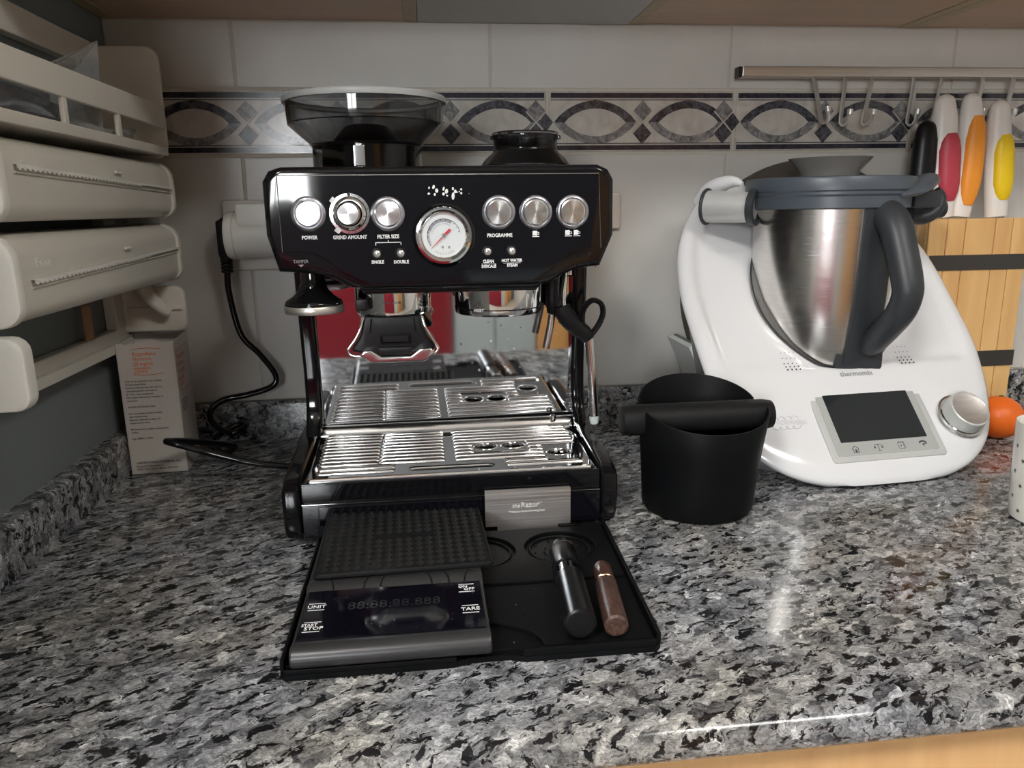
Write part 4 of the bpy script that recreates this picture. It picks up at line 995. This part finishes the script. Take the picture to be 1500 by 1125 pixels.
# steel jug
BX, BY = .0, .030
jug = lathe('jug', [(0, .098), (.062, .100), (.0710, .1150), (.0795, .150), (.0855, .20), (.0875, .25), (.0885, .300), (.0895, .318), (.0850, .318)], STEEL_BOWL, tm, 72, (BX, BY, 0))
# dark spine on the jug and the big handle
vs2 = []; fs2 = []
def jr(z): return float(np.interp(z, [.115, .15, .20, .25, .30, .318], [.0710, .0795, .0855, .0875, .0885, .0895]))
zs = [.118, .13, .16, .20, .25, .29, .316]; na = 8
for off in (.0045, -.001):
    for z in zs:
        x0 = -.008 - .010 * (.316 - z) / .2 * .35; x1 = .037 - .003 * (.316 - z) / .2
        for i in range(na + 1):
            x = x0 + (x1 - x0) * i / na; r = jr(z) + off; vs2.append((BX + x, BY - math.sqrt(max(r * r - x * x, 1e-6)), z))
W_ = na + 1; H_ = len(zs)
for r_ in range(H_ - 1):
    for i in range(na):
        a = r_ * W_ + i; b = H_ * W_ + a
        fs2.append((a, a + 1, a + 1 + W_, a + W_)); fs2.append((b, b + W_, b + 1 + W_, b + 1))
for i in range(na):
    fs2.append((i, H_ * W_ + i, H_ * W_ + i + 1, i + 1)); t_ = (H_ - 1) * W_ + i; fs2.append((t_, t_ + 1, H_ * W_ + t_ + 1, H_ * W_ + t_))
for r_ in range(H_ - 1):
    a = r_ * W_; b = H_ * W_ + a; fs2.append((a, a + W_, b + W_, b)); a += na; b += na; fs2.append((a, b, b + W_, a + W_))
spn = mesh('jug_spine', vs2, fs2, TM_DARK, tm, auto=40)
hx = .0215
tube('jug_handle', [(hx, -.0350, .3020), (hx, -.0560, .3050), (hx, -.0750, .2920), (hx, -.0900, .2640), (hx, -.1035, .2330), (hx, -.1065, .2160), (hx, -.0980, .1950), (hx, -.0780, .1730), (hx, -.0600, .1560), (hx, -.0480, .1460)],
     [.0215, .0215, .0200, .0185, .0180, .0175, .0175, .0170, .0165, .0150], TM_DARK, tm, seg=24, smooth_n=5, sx=.86, upv=(1, 0, 0))
prism('handle_foot', [(-.0200, -.0450), (.0390, -.0520), (.0380, -.0220), (-.0180, -.0200)], 'z', .1150, .1420, TM_DARK, tm, bev=.006, seg=3)
tube('handle_button', [(hx + .0045 + .0075 * math.cos(t), -.0765 + .004 * math.sin(t), .3068 + .0058 * math.sin(t)) for t in [2 * PI * i / 20 for i in range(20)]], .0005, BLACK_RUBBER, tm, seg=5, closed=True)
# lid, measuring cup
lid = lathe('lid', [(.0, .312), (.0900, .3120), (.0965, .3135), (.0965, .3265), (.0985, .3290), (.0985, .3320), (.1005, .3340), (.1005, .3465), (.0990, .3490), (.0930, .3500), (.0600, .3490), (.0400, .3480), (.0400, .3450), (0, .3450)], TM_LID, tm, 80, (BX, BY, 0))
# lid lip over the handle
vs3 = []; fs3 = []
LP = [(.0580, -.0480, .3260), (.0740, -.0330, .3300), (.0920, -.0140, .3350), (.1080, .0000, .3395), (.1220, .0100, .3420)]
tube('lid_lip', [(.0350, -.0600, .3270), (.0580, -.0490, .3310), (.0820, -.0310, .3370), (.1060, -.0110, .3440), (.1260, .0060, .3490), (.1330, .0120, .3500)], [.0040, .0120, .0170, .0170, .0110, .0040], TM_LID, lid, seg=20, smooth_n=6, sx=.50, upv=(1, -1, 0))
for k in range(3):
    o_ = .0035 * k; tube('lip_groove', [(.0830 + o_, -.0455 + o_ * 1.2, .3310 + .0030 * k), (.1010 + o_, -.0300 + o_ * 1.2, .3370 + .0030 * k), (.1200 + o_ * .6, -.0120 + o_ * 1.2, .3430 + .0022 * k)], .0009, TM_DARK, lid, seg=6, smooth_n=4)
box('lid_latch', (.0830, -.0260, .3120), (.1210, .0080, .3320), TM_DARK, lid, bev=.003)
cupm = lathe('measuring_cup', [(.0330, .3505), (.0335, .3505), (.0370, .3590), (.0500, .3740), (.0485, .3740), (.0355, .3600), (.0320, .3520)], CUP_PLASTIC, tm, 48, (BX, BY, 0))
# locking arms
RA = along((-.1420, .0790, .3170), (-.0985, .0300, .3150)); rlen = (Vector((-.1420, .0790, .3170)) - Vector((-.0985, .0300, .3150))).length
rl = lathe('lock_roller', [(0, 0), (.0160, 0), (.0205, .004), (.0200, .030), (.0185, rlen - .003), (.0, rlen - .002)], TM_SILVER, tm, 32, mx=RA)
lathe('roller_clip', [(.0170, rlen - .0060), (.0225, rlen - .0055), (.0225, rlen + .0030), (.0170, rlen + .0035)], TM_DARK, rl, 32, mx=RA)
tube('roller_seal', [RA @ Vector((.0215 * math.cos(t), .0215 * math.sin(t), .0015)) for t in [2 * PI * i / 28 for i in range(28)]], .0022, TM_DARK, rl, seg=8, closed=True)
rr2 = tube('lock_hook', [(.1080, .0100, .3000), (.1200, .0080, .2985), (.1330, .0060, .3030), (.1430, .0060, .3130), (.1450, .0060, .3250), (.1380, .0060, .3340)], [.008, .0085, .0085, .0080, .0065, .0045], TM_DARK, tm, seg=14, smooth_n=5)
lathe('lock_roller', [(0, .118), (.0120, .118), (.0120, .168), (.0, .170)], TM_DARK, tm, 24, (0, .030, .3100), ROT_X)
# white lobe around the left roller
tube('shell_arm', [(-.1270, .1240, .3220), (-.1230, .1100, .3360), (-.1160, .0910, .3450), (-.1070, .0740, .3480), (-.1010, .0620, .3440)], [.0130, .0130, .0105, .0070, .0030], TM_WHITE, tm, seg=18, smooth_n=6)

# round smoked lid leaning on the wall behind the processor
sl = lathe('smoked_lid', [(0, .0), (.172, .0), (.186, .002), (.190, .006), (.188, .010), (.172, .008), (0, .007)], mat('brown_smoked', (.10, .085, .07), .15, trans=.25), None, 72, (.5600, -.0215, .1915), Matrix.Rotation(R(86), 4, 'X'))
tag(sl, 'big round brown smoked lid leaning on the tiles behind the white food processor', 'lid')
# board tucked beside the processor
gb = thing('cutting_board', 'thin white board with green edge tucked beside the white food processor', 'cutting board', (.40, -.08, 0))
q_ = Matrix.Translation((.4180, -.085, .0060)) @ Matrix.Rotation(R(-24), 4, 'Y')
box('board_face', (-.0095, -.040, 0), (-.0015, .055, .1420), BOARD_WHITE, gb, bev=.0015, mx=q_)
box('board_edge', (-.0013, -.040, 0), (.0050, .055, .1400), GLASS_EDGE, gb, bev=.0015, mx=q_)

# ================================================================== KNIFE BLOCK, KNIVES, RAIL
kbk = thing('knife_block', 'pale wood slatted knife block with two dark metal bands', 'knife block', (.77, -.07, 0))
bx0, bx1, by0, by1, bz = .7010, .8540, -.0980, -.0420, .2952
box('block_core', (bx0, by0 + .006, .0), (bx1, by1, bz - .001), WOOD_BLOCK, kbk, bev=.001)
xs = [.7010, .7287, .7562, .8015, .8280, .8540]
for a, b in zip(xs, xs[1:]): box('slat', (a + .0006, by0, .0), (b - .0006, by0 + .0058, bz), WOOD_BLOCK, kbk, bev=.0012, seg=1)
for z0, z1 in ((.2235, .2450), (.0830, .1060)):
    box('band', (bx0 + .004, by0 - .0016, z0), (bx1 + .0005, by0 - .0001, z1), BAND, kbk, bev=.0004)
def knife(label, x, y, zt, lean, w, hm, gm, g0=.0, bow=0.0, rot=0.0, grip=(.25, .88)):
    k = thing('knife', label, 'knife', (x, y, bz), local=True, group='knives in the block')
    Ln = zt - bz; MXk = Matrix.Rotation(lean, 4, 'Y') @ Matrix.Rotation(rot, 4, 'Z')
    n = 7; pts = []; rad = []
    for i in range(n + 1):
        t = i / n; pts.append((bow * math.sin(PI * t), 0, .002 + Ln * t)); rad.append(w * (.98 + .12 * math.sin(PI * t)) * (.80 if i == n else 1.0))
    pts.append((bow * 0, 0, .002 + Ln + .006)); rad.append(w * .48); pts.append((0, 0, .002 + Ln + .0082)); rad.append(w * .12)
    tube('knife_handle', pts, rad, hm, k, seg=18, smooth_n=3, sx=.72, upv=(1, 0, 0), mx=MXk)
    if gm:
        gp = []; gr_ = []
        a, b = grip
        for i in range(9):
            t = a + (b - a) * i / 8; gp.append((bow * math.sin(PI * t) + w * .16, -w * .44, .002 + Ln * t)); gr_.append(w * (.84 + .10 * math.sin(PI * t)) * (.62 if i in (0, 8) else .9 if i in (1, 7) else 1.0))
        tube('knife_grip', gp, gr_, gm, k, seg=18, smooth_n=3, sx=.72, upv=(1, 0, 0), mx=MXk)
    box('knife_blade', (-w * .8, -.0012, -.06), (w * .8, .0012, .002), BLADE, k, mx=MXk)
    return k
knife('all black knife in the block behind the food processor lid', .6890 + .012, -.070, .418, R(0), .0165, BLACK_SATIN, None, bow=.000)
knife('knife with white handle and red grip in the wooden block', .7370, -.070, .4530, R(-5.0), .0175, KNIFE_WHITE, KNIFE_RED, grip=(.14, .72))
knife('knife with white handle and curved orange grip in the wooden block', .7660, -.066, .4545, R(0), .0165, KNIFE_WHITE, KNIFE_ORANGE, bow=.004, grip=(.10, .86))
knife('knife with white handle and yellow grip in the wooden block', .8205, -.070, .4460, R(-5.5), .0165, KNIFE_WHITE, KNIFE_YELLOW, grip=(.15, .74))

rail = thing('hook_rail', 'long satin steel utensil rail screwed to the tiles on the right', 'rail', (.75, -.03, .49))
box('rail_bar', (.4440, -.0380, .4895), (1.08, -.0230, .5035), STEEL_RAIL, rail, bev=.002)
box('rail_end', (.4385, -.0360, .4890), (.4440, -.0220, .5030), BLACK_SATIN, rail, bev=.001)
for x in (.455, .80, 1.06): box('rail_mount', (x - .008, -.0230, .4920), (x + .008, -.0060, .5010), STEEL_RAIL, rail)
def hook_proto():
    h = thing('rail_hook', 'x', 'hook', (0, 0, 0), local=True, group='steel hooks on the utensil rail')
    pr = [(.0060, .0020), (.0000, .0030), (-.0040, .0015), (-.0052, -.0030), (-.0052, -.0540), (-.0060, -.0600), (-.0095, -.0632), (-.0140, -.0615), (-.0165, -.0560), (-.0170, -.0470)]
    t_ = .0011; vs = []; fs = []; hw_ = .0047
    for i, (y, z) in enumerate(pr):
        a = Vector(pr[max(i - 1, 0)]); b = Vector(pr[min(i + 1, len(pr) - 1)]); d = (b - a).normalized(); nn = Vector((-d.y, d.x)) * t_
        for sx_ in (-hw_, hw_):
            for sg in (1, -1): vs.append((sx_, y + nn.x * sg, z + nn.y * sg))
    for i in range(len(pr) - 1):
        a = i * 4; b = a + 4
        for p, q in ((0, 1), (1, 3), (3, 2), (2, 0)): fs.append((a + p, a + q, b + q, b + p))
    fs.append((0, 1, 3, 2)); e = (len(pr) - 1) * 4; fs.append((e, e + 2, e + 3, e + 1))
    mesh('hook_strip', vs, fs, HOOK_STEEL, h, auto=40)
    tube('hook_tip', [(0, -.0170, -.0480), (0, -.0170, -.0410)], .0042, HOOK_STEEL, h, seg=10)
    return h
hooks = [(.5465, -14, 46, 'steel rail hook tilted the other way, first from the rail end'), (.5925, 3, 48, 'steel rail hook second from the rail end, above the food processor lid'),
         (.6330, 10, 44, 'steel rail hook third from the rail end, leaning left'), (.6950, 5, 48, 'steel rail hook fourth from the rail end, above the black knife'),
         (.7370, 9, 48, 'steel rail hook above the gap between black and red knives'), (.8010, 9, 30, 'steel rail hook just behind the orange knife handle'), (.8485, 9, 30, 'steel rail hook behind the yellow knife handle, near the photo edge')]
hp_ = hook_proto()
for i, (x, tl_, rz_, lb) in enumerate(hooks):
    o = hp_ if i == 0 else dup(hp_)
    o.location = (x, -.0300, .4880); o.rotation_mode = 'ZYX'; o.rotation_euler = Euler((0, R(tl_), R(rz_ * .85)), 'ZYX'); o['label'] = lb

# orange and mug
og = thing('orange_fruit', 'round orange fruit behind the food processor beside the knife block', 'fruit', (.775, -.185, 0))
bm = bmesh.new(); bmesh.ops.create_uvsphere(bm, u_segments=40, v_segments=24, radius=.0305)
bm.transform(Matrix.Translation((.7760, -.1800, .0294)) @ Matrix.Diagonal((1, 1, .96, 1)))
frombm('peel', bm, ORANGE_SKIN, og)
lathe('stem', [(.0032, 0), (.0030, .0022), (0, .003)], mat('stem_green', (.16, .16, .05), .6), og, 12, (.7760, -.1800, .0578))
mg = thing('mug', 'cream ceramic mug with small black stars at the right edge', 'mug', (.6230, -.4450, 0))
mc = Vector((.6250, -.4450, 0))
body = lathe('mug_body', [(0, .0005), (.0330, .0005), (.0362, .003), (.0380, .02), (.0405, .1000), (.0400, .1025), (.0385, .1025), (.0380, .1000), (.0350, .02), (.03, .006), (0, .006)], CERAMIC, mg, 56, (*mc.xy, 0))
tube('mug_handle', [(mc.x + .038, mc.y, .082), (mc.x + .058, mc.y, .082), (mc.x + .066, mc.y, .060), (mc.x + .058, mc.y, .034), (mc.x + .037, mc.y, .028)], .0055, CERAMIC, mg, seg=12, smooth_n=5)
for r_ in range(7):
    for c in range(12):
        a = 2 * PI * (c + .5 * (r_ % 2)) / 12; z = .013 + r_ * .0132
        if not (R(150) < a < R(290)): continue
        rr_ = float(np.interp(z, [.003, .02, .1], [.0362, .0380, .0405])) + .0002
        bm = bmesh.new(); pts = []
        for k in range(10):
            s_ = (.0030 if k % 2 == 0 else .0012); t = PI / 2 + 2 * PI * k / 10 + r_ * .4
            da = s_ * math.cos(t) / rr_; pts.append(bm.verts.new((mc.x + rr_ * math.cos(a + da), mc.y + rr_ * math.sin(a + da), z + s_ * math.sin(t))))
        cv = bm.verts.new((mc.x + (rr_ + .0001) * math.cos(a), mc.y + (rr_ + .0001) * math.sin(a), z))
        for k in range(10): bm.faces.new((pts[k], pts[(k + 1) % 10], cv))
        frombm('star', bm, DARK_PRINT, body, smooth=False)

# ================================================================== WALL DISPENSER AND BOX ON THE LEFT
dsp = thing('roll_dispenser', 'white plastic three tier kitchen roll dispenser on the blue-grey wall', 'dispenser', (-.385, -.285, .15))
XO, XI = -.3050, -.3945; YF, YN = -.0880, -.4850
def xz_plate(name, poly, y0, y1, m_=WHITE_PLASTIC, bev=.003): return prism(name, poly, 'y', y0, y1, m_, dsp, bev=bev, seg=2)
def rrp(x0, x1, z0, z1, r): return rr_poly(x0, x1, z0, z1, r, 4)
# back frame on the wall
for z0, z1 in ((.4880, .5180), (.3850, .4020), (.1500, .1790)): box('back_rail', (-.3945, YN, z0), (-.3810, YF + .004, z1), WHITE_PLASTIC, dsp, bev=.002)
box('back_post', (-.3945, YF - .030, .150), (-.3805, YF + .006, .518), WHITE_PLASTIC, dsp, bev=.002)
box('back_post', (-.3945, YN, .150), (-.3805, YN + .030, .518), WHITE_PLASTIC, dsp, bev=.002)
# top basket
tk = xz_plate('basket_cheek', rrp(XI + .001, XO, .3840, .5130, .016), YF - .0035, YF + .0045)
xz_plate('basket_cheek', rrp(XI + .001, XO, .3840, .5130, .016), YN - .0045, YN + .0035)
box('basket_floor', (-.3930, YN, .3880), (XO - .001, YF - .002, .3910), WHITE_PLASTIC, dsp, bev=.001)
box('basket_rail', (XO - .0050, YN, .4190), (XO + .0005, YF - .002, .4450), WHITE_PLASTIC, dsp, bev=.0015)
box('basket_rail', (XO - .0050, YN, .3872), (XO + .0005, YF - .002, .3975), WHITE_PLASTIC, dsp, bev=.0015)
for y in (-.360, -.2370): box('basket_post', (XO - .0045, y - .004, .3970), (XO, y + .004, .4195), WHITE_PLASTIC, dsp, bev=.001)
# two roll housings with serrated cutters
def housing(z0, z1, cut, zc_far, tilt):
    rr_ = .022
    pr = [(XI + .002, z0 + .006)] + [(XO - .016 + .014 * math.cos(R(t)), z0 + .016 + .014 * math.sin(R(t))) for t in range(-90, 1, 15)] + [(XO - rr_ + (rr_ - .002) * math.cos(R(t)), z1 - rr_ + (rr_ - .002) * math.sin(R(t))) for t in range(0, 91, 15)] + [(XI + .002, z1 - .002)]
    h = prism('roll_housing', pr, 'y', YN + .006, YF - .006, WHITE_PLASTIC, dsp, auto=30)
    capp = [(XI + .001, z0)] + [(XO - .016 + .0175 * math.cos(R(t)), z0 + .0165 + .0165 * math.sin(R(t))) for t in range(-90, 1, 15)] + [(XO - .022 + .0235 * math.cos(R(t)), z1 - .022 + .022 * math.sin(R(t))) for t in range(0, 91, 15)] + [(XI + .001, z1)]
    prism('housing_cap', capp, 'y', YF - .0060, YF + .0045, WHITE_PLASTIC, h, bev=.003); prism('housing_cap', capp, 'y', YN - .0060, YN + .0060, WHITE_CAP, h, bev=.003)  # near cap takes a lighter white, front light put into its colour
    # cutter strip
    zA, zB = cut; xs_ = XO - .0018
    box_v = []; y0, y1 = YN + .022, YF - .006; n = 92
    vs = []; fs = []
    for i in range(n + 1):
        t = i / n; y = y0 + (y1 - y0) * t; z = zA + (zB - zA) * t
        tooth = .0030 if (i % 2 and t < .72) else .0006
        vs += [(xs_ + .0003, y, z + .0018), (xs_ + .0028, y, z + .0016), (xs_ + .0032, y, z - tooth), (xs_ + .0003, y, z - .0006)]
    for i in range(n):
        a = i * 4; b = a + 4
        for p, q in ((0, 1), (1, 2), (2, 3)): fs.append((a + p, a + q, b + q, b + p))
    mesh('cutter', vs, fs, WHITE_CAP, h, smooth=False)
    tube('cutter_lip', [(xs_ + .0006, y0, zA - .0045), (xs_ + .0006, y1, zB - .0045)], .0009, WHITE_PLASTIC, h, seg=6)
    box('film_tab', (xs_ + .0, -.2650, (z0 + z1) / 2 + .012), (xs_ + .0028, -.2500, (z0 + z1) / 2 + .015), WHITE_CAP, h, bev=.0006)
    text('Emsa', .0085, Matrix.Translation((xs_ - .0001, YN + .047, z1 - .0250)) @ Matrix.Rotation(R(90), 4, 'Z') @ Matrix.Rotation(R(90), 4, 'X'), WHITE_CAP, h, th=.0004)
    return h
housing(.3125, .3815, (.3560, .3480), 0, 0)
housing(.2350, .3070, (.2680, .2760), 0, 0)
# lower roll holder
def low_cheek(y0, y1, m_):
    poly = rrp(XI + .001, XO + .0005, .1710, .2290, .012)
    c = prism('holder_cheek', poly, 'y', y0, y1, m_, dsp, bev=.003)
    return c
lc = low_cheek(YF - .0040, YF + .0050, WHITE_PLASTIC); low_cheek(YN - .0110, YN + .0050, WHITE_CAP)  # near cheek lighter than the far one, front light painted into its white
box('cheek_ridge', (-.3750, YF - .0075, .1990), (XO - .004, YF - .0040, .2030), WHITE_PLASTIC, lc, bev=.001)
tube('holder_arm', [(-.3480, YF - .022, .2300), (-.3400, YF - .020, .2150), (-.3290, YF - .014, .2000), (-.3250, YF - .010, .1960)], [.010, .009, .008, .007], WHITE_PLASTIC, dsp, seg=14, smooth_n=4)
box('holder_ledge', (-.3930, YN, .1530), (-.3740, YF, .1650), WHITE_PLASTIC, dsp, bev=.002)
box('tan_tab', (-.3805, -.2120, .1800), (-.3760, -.1960, .2200), TAN, dsp, bev=.0015)

# plastic bags stuffed into the basket: crumpled sheets
def crumple(name, lo, hi, m_, label, nx=16, ny=10, seed=1, amp=.012):
    rnd = np.random.RandomState(seed); lo = Vector(lo); hi = Vector(hi)
    bm = bmesh.new(); g = []
    ph = rnd.rand(6) * 6.28; fq = 2 + rnd.rand(6) * 5
    for s in (0, 1):
        for j in range(ny + 1):
            for i in range(nx + 1):
                u, v = i / nx, j / ny
                e = min(u, 1 - u, v, 1 - v) * 4; e = min(1, e)
                f = sum(abs(math.sin(fq[k] * (u * (1 if k % 2 else 2.2) + v * (1.7 if k % 2 else .6)) + ph[k])) for k in range(4)) / 4
                x = lo.x + (hi.x - lo.x) * (.5 + (.5 if s else -.5) * e * (.4 + .6 * f))
                zt = lo.z + (hi.z - lo.z) * v * (.72 + .28 * math.sin(fq[4] * u * 2 + ph[4]) * math.sin(fq[5] * u + ph[5]))
                g.append(bm.verts.new((x, lo.y + (hi.y - lo.y) * u + amp * .4 * math.sin(9 * v + ph[2]), zt + amp * .25 * math.sin(14 * u + ph[3]) * v)))
    Wn = nx + 1; S = Wn * (ny + 1)
    for s in (0, 1):
        for j in range(ny):
            for i in range(nx):
                a = s * S + j * Wn + i; bm.faces.new((g[a], g[a + 1], g[a + 1 + Wn], g[a + Wn]))
    bmesh.ops.remove_doubles(bm, verts=bm.verts, dist=1e-5)
    o = frombm(name, bm, m_, None, auto=25); tag(o, label, 'plastic bag'); return o
crumple('plastic_bag', (-.372, -.470, .3915), (-.3118, -.300, .4290), BAG_GREY, 'crumpled grey plastic bag in the near end of the white wall basket', seed=3)
crumple('plastic_bag', (-.345, -.320, .3915), (-.3118, -.130, .4190), BAG, 'clear crumpled plastic bag lying in the far end of the white wall basket', seed=8, amp=.016)
# twisted clear bag corner standing above the rail
pb = bmesh.new(); vv = [pb.verts.new(p) for p in ((-.3420, -.2900, .3925), (-.3180, -.2500, .3925), (-.3320, -.3350, .4480), (-.3200, -.3200, .4560), (-.3140, -.2450, .4880), (-.3230, -.2700, .4620), (-.3180, -.2420, .4480), (-.3320, -.3000, .4400))]
for f in ((0, 1, 6), (0, 6, 7), (7, 6, 5), (7, 5, 3), (7, 3, 2), (5, 4, 3), (5, 6, 4), (0, 7, 2), (3, 4, 2)): pb.faces.new([vv[i] for i in f])
o = frombm('plastic_bag', pb, BAG, None, smooth=False); tag(o, 'pointed clear plastic bag corner sticking up out of the wall basket', 'plastic bag')

# medicine carton standing by the wall, torn open at the top
mb = thing('medicine_box', 'open white medicine carton with orange and black print in the left corner', 'box', (-.3410, -.1100, 0), 0)
P0 = Vector((-.3735, -.1515, 0)); ex = Vector((.0660, .0049, 0)).normalized(); ey = Vector((-ex.y, ex.x, 0)); BWd, BD, BH = .0665, .0740, .1690
BM_ = Matrix(((ex.x, ey.x, 0, P0.x), (ex.y, ey.y, 0, P0.y), (0, 0, 1, 0), (0, 0, 0, 1)))
def wallpanel(name, a, b, n, zf, par=mb, th=.0007, inward=(0, 1)):
    a = Vector(a); b = Vector(b); vs = []; fs = []; iv = Vector((inward[0], inward[1], 0)) * th
    for i in range(n + 1):
        t = i / n; p = a.lerp(b, t); z = zf(t)
        for q in (Vector((p.x, p.y, .0004)), Vector((p.x, p.y, z)), Vector((p.x, p.y, z)) + iv, Vector((p.x, p.y, .0004)) + iv): vs.append(BM_ @ q)
    for i in range(n):
        c = i * 4; d = c + 4
        for p, q in ((0, 1), (1, 2), (2, 3), (3, 0)): fs.append((c + p, c + q, d + q, d + p))
    fs.append((0, 1, 2, 3)); e = n * 4; fs.append((e + 3, e + 2, e + 1, e))
    return mesh(name, vs, fs, CARTON, par, smooth=False)
tear = [0, .001, -.0015, .0005, -.001, .003, .0015, .0045, .004, .001, -.0005, .001, .0]
ff = wallpanel('carton_front', (0, 0, 0), (BWd, 0, 0), 24, lambda t: BH - .003 + float(np.interp(t, np.linspace(0, 1, 13), tear)) + .0006 * math.sin(60 * t))
sf = wallpanel('carton_side', (BWd, 0, 0), (BWd, BD, 0), 8, lambda t: BH - .002 + .0025 * t, inward=(-1, 0))
wallpanel('carton_side', (0, 0, 0), (0, BD, 0), 8, lambda t: BH - .004 + .003 * t, inward=(1, 0))
wallpanel('carton_back', (0, BD, 0), (BWd, BD, 0), 12, lambda t: BH - .0015 + .0015 * math.sin(9 * t), inward=(0, -1))
prism('carton_bottom', [(0, 0), (BWd, 0), (BWd, BD), (0, BD)], 'z', .0004, .0012, CARTON, mb, mx=BM_)
FM = BM_ @ Matrix.Translation((0, -.0002, 0)) @ Matrix.Rotation(R(90), 4, 'X')
SMx = BM_ @ Matrix.Translation((BWd + .0002, 0, 0)) @ Matrix.Rotation(R(90), 4, 'Z') @ Matrix.Rotation(R(90), 4, 'X')
def bl(s, x, z, h, m_=DARK_PRINT, bold=.00006, sq=.92): text(s, h, FM @ Matrix.Translation((x, z, 0)), m_, ff, bold=bold, align='LEFT', squeeze=sq, th=.00003)
def sl_(s, x, z, h, m_=DARK_PRINT, bold=.00006, sq=.92): text(s, h, SMx @ Matrix.Translation((x, z, 0)), m_, sf, bold=bold, align='LEFT', squeeze=sq, th=.00003)
for i, (s, h) in enumerate((('Ibuprofeno', .0046), ('Normon', .0046), ('20 mg/ml', .0046), ('suspensión', .0034), ('oral EFG', .0034))):
    bl(s, .0175, (.1530, .1468, .1406, .1354, .1310)[i], h, ORANGE_PRINT, .00012)
    sl_(s, .0070, (.1455, .1360, .1265, .1180, .1105)[i], (.0062, .0062, .0062, .0048, .0048)[i], ORANGE_PRINT, .00012)
for zz, up_ in ((.1585, 1), (.1282, -1)):
    tube('printed_arc', [FM @ Vector((.0170 + .034 * t, zz + up_ * .0015 * math.sin(PI * t), .0001)) for t in [i / 10 for i in range(11)]], .00035, ORANGE_PRINT, ff, seg=4)
for zz, up_ in ((.1535, 1), (.1040, -1)):
    tube('printed_arc', [SMx @ Vector((.0050 + .058 * t, zz + up_ * .0025 * math.sin(PI * t), .0001)) for t in [i / 10 for i in range(11)]], .00045, ORANGE_PRINT, sf, seg=4)
lines = ['Cada ml de suspensión oral contiene', '20 mg de ibuprofeno.', 'Sacarosa, benzoato de sodio (E-211),', 'colorante amarillo anaranjado S', '(E-110) y otros excipientes.', 'Para mayor información consultar el', 'prospecto.', '', 'AGITAR ANTES DE USAR.', '', 'Leer el prospecto antes de utilizar', 'este medicamento.', 'Mantener fuera de la vista y del', 'alcance de los niños.', '', 'Medicamento no sujeto a prescripción', 'médica.', '', 'Reg. AEMPS nº 69901']
for i, s in enumerate(lines):
    if s: bl(s, .0055, .1195 - i * .00405, .0022, sq=.90)
bl('LABORATORIOS NORMON, S.A.', .0065, .0150, .0028, bold=.0001); bl('Ronda de Valdecarrizo, 6', .0065, .0105, .0023); bl('28760 Tres Cantos - Madrid (ESPAÑA)', .0065, .0065, .0023)
for i, s in enumerate(('Cada ml de suspensión', 'oral contiene 20 mg de', 'ibuprofeno. Sacarosa,', 'benzoato de sodio')): sl_(s, .0070, .0900 - i * .0042, .0024)
for i, s in enumerate(('Lote:', 'Cad.:')): sl_(s, .0100, .0330 - i * .0050, .0030)
